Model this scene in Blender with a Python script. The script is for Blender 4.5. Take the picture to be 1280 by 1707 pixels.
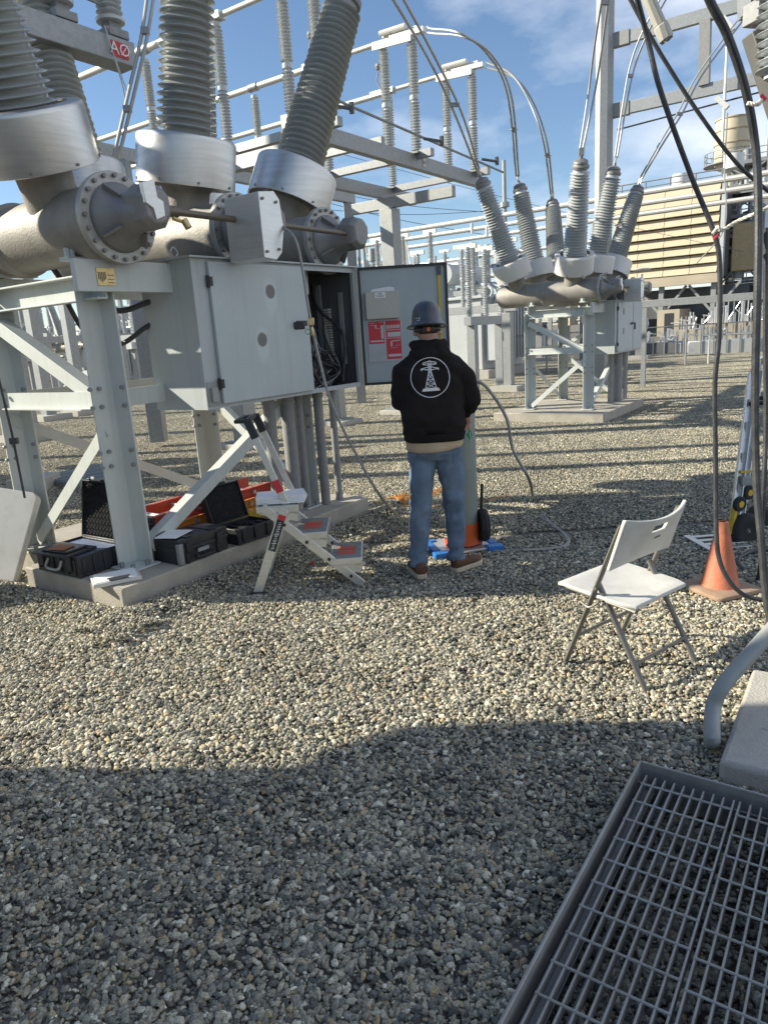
import bpy, bmesh, math, random
import numpy as np
from mathutils import Vector, Matrix, noise
from mathutils.bvhtree import BVHTree
random.seed(7); rng = np.random.default_rng(11)
PI = math.pi; R = math.radians
for o_ in list(bpy.data.objects): bpy.data.objects.remove(o_)
scn = bpy.context.scene; COL = scn.collection

# ------------------------------------------------------------------ camera
HC, PITCH, ROLL, FPX = 1.65, R(14.0), 0.064, 1184.0
Fw = Vector((0, math.cos(PITCH), -math.sin(PITCH))); r0 = Vector((1, 0, 0)); u0 = Vector((0, math.sin(PITCH), math.cos(PITCH)))
Rt = math.cos(ROLL)*r0 - math.sin(ROLL)*u0; Up = math.sin(ROLL)*r0 + math.cos(ROLL)*u0
cam_d = bpy.data.cameras.new('camera'); cam = bpy.data.objects.new('camera', cam_d); COL.objects.link(cam)
cam_d.sensor_fit = 'VERTICAL'; cam_d.sensor_height = 36; cam_d.lens = 36*FPX/1707; cam_d.clip_end = 3000; cam_d.clip_start = .05
m = Matrix(((Rt.x, Up.x, -Fw.x), (Rt.y, Up.y, -Fw.y), (Rt.z, Up.z, -Fw.z))).to_4x4()
m.translation = (0, 0, HC); cam.matrix_world = m; scn.camera = cam
# helpers that turn a sight line of the photo into a real 3D position
def ray(x, y): return Fw + Rt*((x-640)/FPX) - Up*((y-853.5)/FPX)
def G(x, y, z=0.0):
    d = ray(x, y); return Vector((0, 0, HC)) + d*((z-HC)/d.z)
def D(x, y, dist):
    d = ray(x, y); return Vector((0, 0, HC)) + d*(dist/d.y)

# ------------------------------------------------------------------ light
SUN_AZ, SUN_EL = R(-84), R(28)          # azimuth measured from +Y towards +X
sdir = Vector((math.sin(SUN_AZ)*math.cos(SUN_EL), math.cos(SUN_AZ)*math.cos(SUN_EL), math.sin(SUN_EL)))
sl = bpy.data.lights.new('sun', 'SUN'); sl.energy = 5.0; sl.angle = R(.5); sl.color = (1, .93, .78)
so = bpy.data.objects.new('sun', sl); COL.objects.link(so); so.rotation_euler = sdir.to_track_quat('Z', 'Y').to_euler()
W_ = bpy.data.worlds.new('World'); scn.world = W_; W_.use_nodes = True
nt = W_.node_tree; nt.nodes.clear()
N = nt.nodes.new; L = nt.links.new
sky = N('ShaderNodeTexSky'); sky.sky_type = 'NISHITA'; sky.sun_disc = False; sky.sun_elevation = SUN_EL
sky.sun_rotation = SUN_AZ; sky.air_density = 1.0; sky.dust_density = .2; sky.ozone_density = 3.2
tc = N('ShaderNodeTexCoord'); mp = N('ShaderNodeMapping'); mp.inputs['Scale'].default_value = (1.3, 1.0, 3.0); mp.inputs['Rotation'].default_value = (0, .5, .3)
n1 = N('ShaderNodeTexNoise'); n1.inputs['Scale'].default_value = 2.6; n1.inputs['Detail'].default_value = 7; n1.inputs['Roughness'].default_value = .55
rp = N('ShaderNodeValToRGB'); rp.color_ramp.elements[0].position = .50; rp.color_ramp.elements[1].position = .80
# more cloud towards the right of the view and low down, as in the sky itself
sx = N('ShaderNodeSeparateXYZ'); ma = N('ShaderNodeMath'); ma.operation = 'MULTIPLY_ADD'; ma.inputs[1].default_value = .30; 
ad = N('ShaderNodeMath'); ad.operation = 'ADD'
mx = N('ShaderNodeMixRGB'); mx.inputs[2].default_value = (7.4, 7.7, 8.4, 1)
ml = N('ShaderNodeMath'); ml.operation = 'MULTIPLY'; ml.inputs[1].default_value = .8
bg = N('ShaderNodeBackground'); bg.inputs['Strength'].default_value = .088; wo = N('ShaderNodeOutputWorld')
L(tc.outputs['Generated'], mp.inputs['Vector']); L(mp.outputs[0], n1.inputs['Vector']); L(tc.outputs['Generated'], sx.inputs[0])
L(sx.outputs['X'], ma.inputs[0]); L(n1.outputs['Fac'], ma.inputs[2]); L(ma.outputs[0], rp.inputs[0])
L(rp.outputs[0], ml.inputs[0]); L(ml.outputs[0], mx.inputs[0]); L(sky.outputs[0], mx.inputs[1]); L(mx.outputs[0], bg.inputs[0]); L(bg.outputs[0], wo.inputs[0])
vs = scn.view_settings; vs.view_transform = 'Standard'; vs.look = 'None'; vs.gamma = 1; vs.exposure = .85
try: vs.use_curve_mapping = False
except Exception: pass
scn.render.engine = 'CYCLES'

# ------------------------------------------------------------------ materials
def M(name, col, rough=.55, metal=0., var=.14, scale=5., bump=.15, bscale=90., spec=.5, coat=0., dirt=None, damt=.5, dscale=2.2, stretch=None, kind=None, streak=0., spots=None):
    mt = bpy.data.materials.new(name); mt.use_nodes = True; t = mt.node_tree; b = t.nodes['Principled BSDF']
    n = t.nodes.new; l = t.links.new
    c = n('ShaderNodeTexCoord'); mpn = n('ShaderNodeMapping'); l(c.outputs['Object'], mpn.inputs[0])
    if stretch: mpn.inputs['Scale'].default_value = stretch
    if kind == 'galv':
        a = n('ShaderNodeTexVoronoi'); a.inputs['Scale'].default_value = scale; fac = a.outputs['Color']
    else:
        a = n('ShaderNodeTexNoise'); a.inputs['Scale'].default_value = scale; a.inputs['Detail'].default_value = 6; fac = a.outputs['Fac']
    l(mpn.outputs[0], a.inputs['Vector'])
    r = n('ShaderNodeMapRange'); r.inputs[1].default_value = .25; r.inputs[2].default_value = .75; l(fac, r.inputs[0])
    mix = n('ShaderNodeMixRGB'); mix.inputs[1].default_value = (*[max(0, x*(1-var)) for x in col], 1); mix.inputs[2].default_value = (*[min(1, x*(1+var)) for x in col], 1)
    l(r.outputs[0], mix.inputs[0]); out = mix.outputs[0]
    if dirt:
        d = n('ShaderNodeTexNoise'); d.inputs['Scale'].default_value = dscale; d.inputs['Detail'].default_value = 9; d.inputs['Roughness'].default_value = .65; l(c.outputs['Object'], d.inputs['Vector'])
        dr = n('ShaderNodeMapRange'); dr.inputs[1].default_value = .48; dr.inputs[2].default_value = .75; dr.inputs[4].default_value = damt; l(d.outputs['Fac'], dr.inputs[0])
        m2 = n('ShaderNodeMixRGB'); l(dr.outputs[0], m2.inputs[0]); l(out, m2.inputs[1]); m2.inputs[2].default_value = (*dirt, 1); out = m2.outputs[0]
    if streak:
        sm = n('ShaderNodeMapping'); sm.inputs['Scale'].default_value = (11, 11, .7); l(c.outputs['Object'], sm.inputs[0])
        sn = n('ShaderNodeTexNoise'); sn.inputs['Scale'].default_value = 1.6; sn.inputs['Detail'].default_value = 7; l(sm.outputs[0], sn.inputs['Vector'])
        sr = n('ShaderNodeMapRange'); sr.inputs[1].default_value = .5; sr.inputs[2].default_value = .8; sr.inputs[4].default_value = streak; l(sn.outputs['Fac'], sr.inputs[0])
        m3 = n('ShaderNodeMixRGB'); l(sr.outputs[0], m3.inputs[0]); l(out, m3.inputs[1]); m3.inputs[2].default_value = (*[x*.55 for x in col], 1); out = m3.outputs[0]
    for (cxs, czs) in (spots or []):
        sp_ = n('ShaderNodeSeparateXYZ'); l(c.outputs['Object'], sp_.inputs[0])
        def mth(op, a_, b_=None):
            q_ = n('ShaderNodeMath'); q_.operation = op
            for i_, v_ in enumerate((a_, b_)):
                if v_ is None: continue
                if hasattr(v_, 'links'): l(v_, q_.inputs[i_])
                else: q_.inputs[i_].default_value = v_
            return q_.outputs[0]
        dx_ = mth('SUBTRACT', sp_.outputs[0], cxs); dz_ = mth('SUBTRACT', sp_.outputs[2], czs)
        nz_ = n('ShaderNodeTexNoise'); nz_.inputs['Scale'].default_value = 22; l(c.outputs['Object'], nz_.inputs['Vector']); jit = mth('MULTIPLY', mth('SUBTRACT', nz_.outputs['Fac'], .5), .022)
        # pale run-off halo, longer below the spot
        dzl = mth('MULTIPLY', dz_, mth('ADD', .42, mth('MULTIPLY', mth('GREATER_THAN', dz_, 0.0), .35)))
        dh_ = mth('ADD', mth('SQRT', mth('ADD', mth('MULTIPLY', dx_, dx_), mth('MULTIPLY', dzl, dzl))), jit)
        h_ = n('ShaderNodeMapRange'); h_.inputs[1].default_value = .082; h_.inputs[2].default_value = .058; h_.inputs[4].default_value = .75; l(dh_, h_.inputs[0])
        mh = n('ShaderNodeMixRGB'); l(h_.outputs[0], mh.inputs[0]); l(out, mh.inputs[1]); mh.inputs[2].default_value = (*[x*1.16 for x in col], 1)
        dd_ = mth('ADD', mth('SQRT', mth('ADD', mth('MULTIPLY', dx_, dx_), mth('MULTIPLY', dz_, dz_))), mth('MULTIPLY', jit, .5))
        s_ = n('ShaderNodeMapRange'); s_.inputs[1].default_value = .058; s_.inputs[2].default_value = .044; s_.inputs[4].default_value = .92; l(dd_, s_.inputs[0])
        ms = n('ShaderNodeMixRGB'); l(s_.outputs[0], ms.inputs[0]); l(mh.outputs[0], ms.inputs[1]); ms.inputs[2].default_value = (.125, .11, .095, 1); out = ms.outputs[0]
    l(out, b.inputs['Base Color'])
    b.inputs['Metallic'].default_value = metal; b.inputs['Specular IOR Level'].default_value = spec; b.inputs['Coat Weight'].default_value = coat
    f = n('ShaderNodeTexNoise'); f.inputs['Scale'].default_value = bscale; f.inputs['Detail'].default_value = 4; l(mpn.outputs[0], f.inputs['Vector'])
    rr = n('ShaderNodeMapRange'); rr.inputs[3].default_value = max(.03, rough-.1); rr.inputs[4].default_value = min(1, rough+.12); l(f.outputs['Fac'], rr.inputs[0]); l(rr.outputs[0], b.inputs['Roughness'])
    if bump:
        bp = n('ShaderNodeBump'); bp.inputs['Strength'].default_value = bump; bp.inputs['Distance'].default_value = .01; l(f.outputs['Fac'], bp.inputs['Height']); l(bp.outputs[0], b.inputs['Normal'])
    return mt
paint = M('grey_white_paint', (.52, .55, .52), .45, var=.05, scale=3, bump=.04, bscale=160, dirt=(.40, .40, .36), damt=.35, streak=.3)
paintb = M('cabinet_paint', (.42, .455, .45), .42, var=.05, scale=2.5, bump=.03, bscale=200, dirt=(.40, .41, .39), damt=.4, dscale=3, streak=.3)
DOORN = None
doorpaint = M('door_paint', (.44, .485, .485), .45, var=.04, scale=2, bump=.02, dirt=(.50, .54, .53), damt=.35, dscale=4, streak=.22)
doorspot = M('stained_door_paint', (.44, .485, .485), .45, var=.05, scale=2, bump=.02, dirt=(.50, .54, .53), damt=.4, dscale=4, streak=.22, spots=[(1.235, 2.015), (1.10, 1.67)])
innerdoor = M('inner_door_paint', (.36, .41, .42), .4, var=.06, scale=3, bump=.02, stretch=(3, 3, .6))
tankm = M('cast_aluminium', (.31, .295, .265), .62, .35, var=.16, scale=4, bump=.3, bscale=70, dirt=(.20, .185, .16), damt=.7, dscale=2.4, streak=.35)
tankd = M('cast_dark_aluminium', (.25, .245, .235), .55, .4, var=.15, scale=5, bump=.3, bscale=80)
ringm = M('brushed_aluminium', (.62, .61, .58), .34, .85, var=.12, scale=3, bump=.12, bscale=30, stretch=(1, 1, 14), dirt=(.5, .48, .45), damt=.4, dscale=3)
ringw = M('weathered_ring', (.62, .61, .58), .5, .25, var=.06, scale=3, bump=.05)
porc = M('grey_green_porcelain', (.335, .35, .335), .2, var=.12, scale=3, bump=.02, coat=.5, dirt=(.38, .40, .38), damt=.5)
porcg = M('light_grey_porcelain', (.40, .42, .42), .28, var=.08, scale=3, bump=.02, coat=.35, dirt=(.30, .31, .30), damt=.4)
porcw = M('pale_station_insulator', (.50, .52, .52), .35, var=.06, scale=2, bump=.0, coat=.2)
galv = M('galvanised_steel', (.30, .31, .31), .5, .5, var=.07, scale=30, bump=.05, kind='galv', dirt=(.33, .34, .34), damt=.4)
galvd = M('dull_galvanised_steel', (.26, .265, .26), .6, .3, var=.06, scale=26, bump=.05, kind='galv', dirt=(.28, .27, .25), damt=.5)
alu = M('bus_aluminium', (.62, .61, .57), .5, .45, var=.08, scale=4, bump=.03)
aluc = M('stranded_aluminium', (.42, .42, .40), .45, .5, var=.06, scale=10, bump=.0)
ladalu = M('ladder_aluminium', (.66, .66, .63), .36, .7, var=.08, scale=8, bump=.06, bscale=50, stretch=(1, 1, 8))
concm = M('concrete', (.40, .37, .31), .9, var=.14, scale=6, bump=.6, bscale=120, spec=.2, dirt=(.27, .25, .21), damt=.6, dscale=4)
concl = M('pale_concrete', (.44, .42, .37), .9, var=.14, scale=5, bump=.5, bscale=100, spec=.2, dirt=(.27, .26, .23), damt=.7, dscale=5)
blk = M('black_plastic', (.022, .024, .026), .4, var=.3, scale=8, bump=.15, bscale=120)
foam = M('black_foam', (.028, .029, .03), .95, var=.3, scale=30, bump=.3, bscale=200, spec=.15)
rub = M('black_rubber_cable', (.04, .042, .045), .5, var=.3, scale=18, bump=.2, bscale=80, dirt=(.11, .11, .105), damt=.5, dscale=9)
tyre = M('tyre_rubber', (.025, .025, .026), .8, var=.2, scale=10, bump=.3)
whitep = M('white_plastic', (.58, .57, .53), .55, var=.05, scale=3, bump=.12, bscale=150, dirt=(.40, .38, .33), damt=.6, dscale=7)
brnz = M('bronze_frame_paint', (.17, .16, .14), .45, .2, var=.12, scale=7, bump=.05)
paper = M('paper', (.80, .80, .79), .8, var=.03, bump=.02)
inkm = M('print_ink', (.10, .10, .11), .8, bump=0)
redm = M('red_print', (.55, .035, .05), .5, var=.1, bump=0)
beige = M('beige_pocket_plastic', (.48, .46, .40), .5, var=.05, bump=.02)
brass = M('brass', (.55, .42, .2), .35, .9, var=.15, scale=20)
orange = M('faded_orange_cone', (.60, .19, .10), .65, var=.2, scale=5, bump=.25, dirt=(.26, .13, .085), damt=.9, dscale=9, streak=.6)
conebase = M('dusty_orange_base', (.36, .24, .16), .8, var=.2, scale=8, bump=.3, dirt=(.30, .26, .20), damt=.9, dscale=8)
yel = M('yellow_fibreglass', (.62, .42, .04), .5, var=.1, scale=6)
redf = M('red_fibreglass', (.48, .06, .03), .45, var=.12, scale=6)
orgf = M('orange_fibreglass', (.60, .24, .03), .5, var=.1, scale=6)
blue = M('blue_plastic', (.02, .16, .48), .4, var=.1, scale=6)
skin = M('skin', (.46, .27, .19), .55, var=.08, scale=20, bump=.05)
hoodm = M('black_cotton', (.022, .019, .019), .95, var=.3, scale=6, bump=.5, bscale=260, spec=.12)
logo = M('white_print', (.78, .78, .80), .7, var=.03, bump=0)
denim = M('blue_denim', (.125, .175, .25), .85, var=.3, scale=9, bump=.4, bscale=300, spec=.2, dirt=(.22, .28, .35), damt=.65, dscale=7)
khaki = M('tan_cotton', (.45, .36, .25), .85, var=.1, scale=8, bump=.3, bscale=200, spec=.2)
leather = M('brown_suede', (.12, .055, .03), .85, var=.25, scale=16, bump=.3)
solem = M('cream_sole', (.50, .43, .31), .8, var=.12, scale=20)
hatm = M('dark_grey_hat', (.055, .062, .075), .35, var=.2, scale=12, bump=.05, coat=.3)
hairm = M('dark_hair', (.04, .03, .022), .8, var=.3, scale=80, bump=.5)
ropem = M('white_rope', (.66, .62, .52), .85, var=.12, scale=60, bump=.5)
tancl = M('tan_cladding', (.54, .45, .31), .6, var=.07, scale=1.2, bump=.03, dirt=(.42, .35, .25), damt=.4, dscale=.6)
tancd = M('tan_steel_wall', (.40, .34, .25), .65, var=.1, scale=.6, bump=.03)
steeld = M('dark_structural_steel', (.22, .23, .235), .6, .2, var=.15, scale=2)
silver = M('silver_insulated_pipe', (.60, .60, .60), .35, .6, var=.08, scale=1)
greyeq = M('grey_equipment', (.46, .48, .48), .5, var=.08, scale=1.5, bump=.02)
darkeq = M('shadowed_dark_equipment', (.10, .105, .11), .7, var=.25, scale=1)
gascyl = M('grey_green_cylinder', (.23, .26, .23), .5, .1, var=.1, scale=5, bump=.05)
greenl = M('green_hazard_label', (.03, .20, .10), .5, bump=0)
hosem = M('braided_hose', (.30, .29, .265), .45, .5, var=.15, scale=60, bump=.3, bscale=200)
greyc = M('grey_conduit_paint', (.31, .325, .31), .55, .1, var=.1, scale=5, bump=.1, dirt=(.36, .37, .36), damt=.5)
gratem = M('grate_steel', (.31, .305, .285), .5, .35, var=.14, scale=12, bump=.15, bscale=90, dirt=(.30, .33, .35), damt=.5, dscale=12)
rust = M('rusty_steel', (.25, .12, .06), .85, .2, var=.3, scale=20, bump=.2)
soil = M('gravel_bed', (.19, .175, .15), .95, var=.3, scale=30, bump=.8, bscale=140, spec=.1)
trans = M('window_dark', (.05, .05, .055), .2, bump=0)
brownr = M('brown_rod', (.16, .13, .10), .4, .4, var=.1)

# ------------------------------------------------------------------ mesh builder
def frame(ax, ref=None):
    a = Vector(ax).normalized(); rf = Vector(ref) if ref is not None else (Vector((0, 0, 1)) if abs(a.z) < .95 else Vector((1, 0, 0)))
    x = rf.cross(a)
    if x.length < 1e-5: x = Vector((1, 0, 0)).cross(a)
    x.normalize(); y = a.cross(x).normalized()
    return x, y, a
class B:
    def __init__(s): s.v = []; s.f = []
    def add(s, vs, fs):
        n = len(s.v); s.v += [tuple(x) for x in vs]; s.f += [tuple(i+n for i in f) for f in fs]; return s
    def bx(s, x0, x1, y0, y1, z0, z1, T=None):
        vs = [Vector((x, y, z)) for z in (z0, z1) for y in (y0, y1) for x in (x0, x1)]
        if T is not None: vs = [T @ p for p in vs]
        return s.add(vs, [(0, 2, 3, 1), (4, 5, 7, 6), (0, 1, 5, 4), (2, 6, 7, 3), (0, 4, 6, 2), (1, 3, 7, 5)])
    def cb(s, c, d, T=None): return s.bx(c[0]-d[0]/2, c[0]+d[0]/2, c[1]-d[1]/2, c[1]+d[1]/2, c[2]-d[2]/2, c[2]+d[2]/2, T)
    def cyl(s, p0, p1, ra, rb=None, n=16, caps=True):
        rb = ra if rb is None else rb; p0 = Vector(p0); p1 = Vector(p1); x, y, a = frame(p1-p0)
        vs = [p0+(x*math.cos(t)+y*math.sin(t))*ra for t in [2*PI*i/n for i in range(n)]] + [p1+(x*math.cos(t)+y*math.sin(t))*rb for t in [2*PI*i/n for i in range(n)]]
        fs = [(i, (i+1) % n, n+(i+1) % n, n+i) for i in range(n)]
        if caps: fs += [tuple(range(n))[::-1], tuple(range(n, 2*n))]
        return s.add(vs, fs)
    def lathe(s, prof, p0=(0, 0, 0), ax=(0, 0, 1), n=24, close=False, ref=None, sx=1, sy=1):
        p0 = Vector(p0); x, y, a = frame(ax, ref); vs = []
        for r_, z in prof:
            for i in range(n):
                t = 2*PI*i/n; vs.append(p0+x*math.cos(t)*r_*sx+y*math.sin(t)*r_*sy+a*z)
        k = len(prof); fs = [(j*n+i, j*n+(i+1) % n, (j+1)*n+(i+1) % n, (j+1)*n+i) for j in range(k-1) for i in range(n)]
        if close: fs += [((k-1)*n+i, (k-1)*n+(i+1) % n, (i+1) % n, i) for i in range(n)]
        else:
            if prof[0][0] > 1e-6: fs.append(tuple(range(n))[::-1])
            if prof[-1][0] > 1e-6: fs.append(tuple(range((k-1)*n, k*n)))
        return s.add(vs, fs)
    def tube(s, pts, r_, n=8, caps=True, ry=None):
        pts = [Vector(p) for p in pts]; k = len(pts); rs = r_ if hasattr(r_, '__len__') else [r_]*k
        t0 = (pts[1]-pts[0]).normalized(); x, y, a = frame(t0); vs = []
        for i, p in enumerate(pts):
            t = (pts[min(i+1, k-1)]-pts[max(i-1, 0)]).normalized(); x = (x-t*x.dot(t)).normalized(); y = t.cross(x)
            for j in range(n):
                q = 2*PI*j/n; vs.append(p+x*math.cos(q)*rs[i]+y*math.sin(q)*(rs[i] if ry is None else ry))
        fs = [(i*n+j, i*n+(j+1) % n, (i+1)*n+(j+1) % n, (i+1)*n+j) for i in range(k-1) for j in range(n)]
        if caps: fs += [tuple(range(n))[::-1], tuple(range((k-1)*n, k*n))]
        return s.add(vs, fs)
    def ext(s, poly, p0, p1, ref=(0, 0, 1)):     # a cross-section polygon swept from p0 to p1
        p0 = Vector(p0); p1 = Vector(p1); x, y, a = frame(p1-p0, ref); n = len(poly)
        vs = [p0+x*q[0]+y*q[1] for q in poly]+[p1+x*q[0]+y*q[1] for q in poly]
        return s.add(vs, [(i, (i+1) % n, n+(i+1) % n, n+i) for i in range(n)]+[tuple(range(n))[::-1], tuple(range(n, 2*n))])
    def bar(s, p0, p1, w, h, ref=(0, 0, 1)): return s.ext([(-w/2, -h/2), (w/2, -h/2), (w/2, h/2), (-w/2, h/2)], p0, p1, ref)
    def ibeam(s, p0, p1, w, h, t=.012, ref=(0, 0, 1)):
        a, b = w/2, h/2
        return s.ext([(-a, -b), (a, -b), (a, -b+t), (t/2, -b+t), (t/2, b-t), (a, b-t), (a, b), (-a, b), (-a, b-t), (-t/2, b-t), (-t/2, -b+t), (-a, -b+t)], p0, p1, ref)
    def chan(s, p0, p1, w, h, t=.012, ref=(0, 0, 1), flip=1):
        a, b = w/2*flip, h/2
        return s.ext([(-a, -b), (a, -b), (a, -b+t), (-a+t*flip, -b+t), (-a+t*flip, b-t), (a, b-t), (a, b), (-a, b)], p0, p1, ref)
    def angle(s, p0, p1, w, h, t=.01, ref=(0, 0, 1), fx=1, fy=1):
        return s.ext([(0, 0), (w*fx, 0), (w*fx, t*fy), (t*fx, t*fy), (t*fx, h*fy), (0, h*fy)], p0, p1, ref)
    def build(s, name, mt, parent=None, bev=0, smooth=True, ang=35):
        me = bpy.data.meshes.new(name); me.from_pydata(s.v, [], s.f); me.validate(); me.materials.append(mt)
        bm = bmesh.new(); bm.from_mesh(me); bmesh.ops.recalc_face_normals(bm, faces=bm.faces); bm.to_mesh(me); bm.free()
        if smooth: me.shade_smooth(); me.set_sharp_from_angle(angle=R(ang))
        o = bpy.data.objects.new(name, me); COL.objects.link(o)
        if parent: o.parent = parent
        if bev:
            b = o.modifiers.new('bevel', 'BEVEL'); b.width = bev; b.segments = 2; b.limit_method = 'ANGLE'; b.angle_limit = R(40)
        return o
def tag(o, label=None, cat=None, group=None, kind=None):
    if label: o['label'] = label
    if cat: o['category'] = cat
    if group: o['group'] = group
    if kind: o['kind'] = kind
    return o
def thing(name, label, cat, loc=(0, 0, 0), rz=0, group=None, scale=1):
    o = bpy.data.objects.new(name, None); COL.objects.link(o); o.location = loc; o.rotation_euler = (0, 0, rz); o.scale = (scale,)*3; o.empty_display_size = .2
    return tag(o, label, cat, group)
def copy_tree(o, parent=None, skip=()):
    c = o.copy(); COL.objects.link(c); c.parent = parent
    for ch in [x for x in list(o.children) if not any(x.name.split('.')[0] == k for k in skip)]: copy_tree(ch, c, skip)
    return c
def spl(P, n=10):
    P = [Vector(p) for p in P]; P = [P[0]*2-P[1]]+P+[P[-1]*2-P[-2]]; out = []
    for i in range(1, len(P)-2):
        for k in range(n):
            t = k/n; a, b, c, d = P[i-1:i+3]
            out.append(.5*((2*b)+(c-a)*t+(2*a-5*b+4*c-d)*t*t+(3*b-a-3*c+d)*t**3))
    out.append(P[-2]); return out
# text as real, slightly raised lettering; centre c, right vector x, up vector y
def text(s, size, c, x, y, mt, parent, name='lettering', off=.0015, align='CENTER'):
    cu = bpy.data.curves.new(name, 'FONT'); cu.body = s; cu.size = size; cu.align_x = align; cu.align_y = 'CENTER'; cu.resolution_u = 2
    o = bpy.data.objects.new(name, cu); COL.objects.link(o); dg = bpy.context.evaluated_depsgraph_get(); me = bpy.data.meshes.new_from_object(o.evaluated_get(dg))
    bpy.data.objects.remove(o); o = bpy.data.objects.new(name, me); COL.objects.link(o); me.materials.clear(); me.materials.append(mt)
    x = Vector(x).normalized(); y = Vector(y).normalized(); z = x.cross(y); mm = Matrix((x, y, z)).transposed().to_4x4(); mm.translation = Vector(c)+z*off
    me.transform(mm)
    if parent: o.parent = parent
    return o

# ------------------------------------------------------------------ site grid (u away to the right, v away to the left)
AZ = R(35); gu = Vector((math.sin(AZ), math.cos(AZ), 0)); gv = Vector((-math.cos(AZ), math.sin(AZ), 0)); RZ = R(55)
O1 = G(228, 945, .18); O1.z = 0
def W(a, b, z=0): return O1+gu*a+gv*b+Vector((0, 0, z))
TL = Matrix.Translation(O1) @ Matrix.Rotation(RZ, 4, 'Z')
Z = Vector((0, 0, 1))

# ================================================================== GROUND
b = B(); b.add([(-400, -60, -.005), (400, -60, -.005), (400, 900, -.005), (-400, 900, -.005)], [(0, 1, 2, 3)])
tag(b.build('ground', soil), kind='structure')
def gravel_mat():
    mt = bpy.data.materials.new('gravel_stone'); mt.use_nodes = True; t = mt.node_tree; bs = t.nodes['Principled BSDF']; n = t.nodes.new; l = t.links.new
    at = n('ShaderNodeAttribute'); at.attribute_name = 'stone'; c = n('ShaderNodeTexCoord')
    ns = n('ShaderNodeTexNoise'); ns.inputs['Scale'].default_value = 210; ns.inputs['Detail'].default_value = 5; l(c.outputs['Object'], ns.inputs['Vector'])
    mr = n('ShaderNodeMapRange'); mr.inputs[1].default_value = .3; mr.inputs[2].default_value = .7; mr.inputs[3].default_value = .5; mr.inputs[4].default_value = 1.4; l(ns.outputs['Fac'], mr.inputs[0])
    mu = n('ShaderNodeVectorMath'); mu.operation = 'SCALE'; l(at.outputs['Color'], mu.inputs[0]); l(mr.outputs[0], mu.inputs['Scale'])
    # broad tint drift over the yard: real variation of the stone mix
    ge = n('ShaderNodeNewGeometry'); nb = n('ShaderNodeTexNoise'); nb.inputs['Scale'].default_value = .9; nb.inputs['Detail'].default_value = 3; l(ge.outputs['Position'], nb.inputs['Vector'])
    mb = n('ShaderNodeMapRange'); mb.inputs[1].default_value = .3; mb.inputs[2].default_value = .7; mb.inputs[3].default_value = .80; mb.inputs[4].default_value = 1.16; l(nb.outputs['Fac'], mb.inputs[0])
    m2 = n('ShaderNodeVectorMath'); m2.operation = 'SCALE'; l(mu.outputs[0], m2.inputs[0]); l(mb.outputs[0], m2.inputs['Scale'])
    l(m2.outputs[0], bs.inputs['Base Color']); bs.inputs['Roughness'].default_value = .85; bs.inputs['Specular IOR Level'].default_value = .25
    bp = n('ShaderNodeBump'); bp.inputs['Strength'].default_value = .4; bp.inputs['Distance'].default_value = .003; l(ns.outputs['Fac'], bp.inputs['Height']); l(bp.outputs[0], bs.inputs['Normal'])
    return mt
gm = gravel_mat()
def ico(sub):
    bm = bmesh.new(); bmesh.ops.create_icosphere(bm, subdivisions=sub, radius=1); v = np.array([x.co[:] for x in bm.verts]); f = np.array([[q.index for q in x.verts] for x in bm.faces]); bm.free(); return v, f
PAL = np.array([1.17, 1.13, .97])*np.array([[.30, .285, .25], [.37, .345, .29], [.22, .22, .205], [.45, .43, .375], [.165, .17, .17], [.40, .33, .23], [.28, .27, .255], [.56, .54, .49], [.32, .25, .19], [.10, .105, .105], [.66, .64, .58]]); PW = np.array([.19, .15, .17, .14, .14, .06, .08, .05, .02, .07, .02])
def tile(name, size, n, sub, smin, smax, ridge=0):
    bv, bf = ico(sub); shapes = []
    for k in range(22):
        q = bv.copy(); seed = rng.random(3)*50
        for i in range(len(q)):
            q[i] *= 1+.42*noise.noise(Vector(q[i]*1.15+seed))+.14*noise.noise(Vector(q[i]*2.9+seed))
        for _ in range(9):
            d_ = rng.normal(size=3); d_ /= np.linalg.norm(d_); h_ = q@d_; lim = .52+.30*rng.random(); q = q-np.maximum(h_-lim, 0)[:, None]*d_
        shapes.append(q*np.array([1.12, .62+.38*rng.random(), .42+.3*rng.random()]))
    nv, nf = len(bv), len(bf); V = np.zeros((n, nv, 3)); C_ = np.zeros((n, nv, 4)); C_[..., 3] = 1
    sz = smin+(smax-smin)*rng.random(n)**1.7; col = PAL[rng.choice(len(PAL), n, p=PW/PW.sum())]*(.78+.44*rng.random((n, 1)))
    for i in range(n):
        e = Matrix.Rotation(rng.random()*6.28, 3, 'Z') @ Matrix.Rotation((rng.random()-.5)*1.3, 3, 'X') @ Matrix.Rotation((rng.random()-.5)*1.3, 3, 'Y')
        V[i] = (shapes[i % 22]*sz[i]) @ np.array(e).T + np.array([(rng.random()-.5)*size, (rng.random()-.5)*size, (rng.random()**1.2)*.016-.003])
        if ridge: V[i, :, 2] += ridge*math.exp(-(V[i, :, 0].mean()/.17)**2)
        C_[i, :, :3] = col[i]
    F_ = (bf[None]+(np.arange(n)*nv)[:, None, None]).reshape(-1, 3)
    me = bpy.data.meshes.new(name); me.vertices.add(n*nv); me.vertices.foreach_set('co', V.ravel().astype('f'))
    me.loops.add(F_.size); me.loops.foreach_set('vertex_index', F_.ravel().astype('i')); me.polygons.add(len(F_))
    me.polygons.foreach_set('loop_start', np.arange(0, F_.size, 3, dtype='i')); me.update(calc_edges=True); me.validate()
    at = me.color_attributes.new('stone', 'FLOAT_COLOR', 'POINT'); at.data.foreach_set('color', C_.ravel().astype('f'))
    me.materials.append(gm); me.polygons.foreach_set('use_smooth', np.ones(len(me.polygons), bool))
    return bpy.data.objects.new(name, me)
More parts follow.
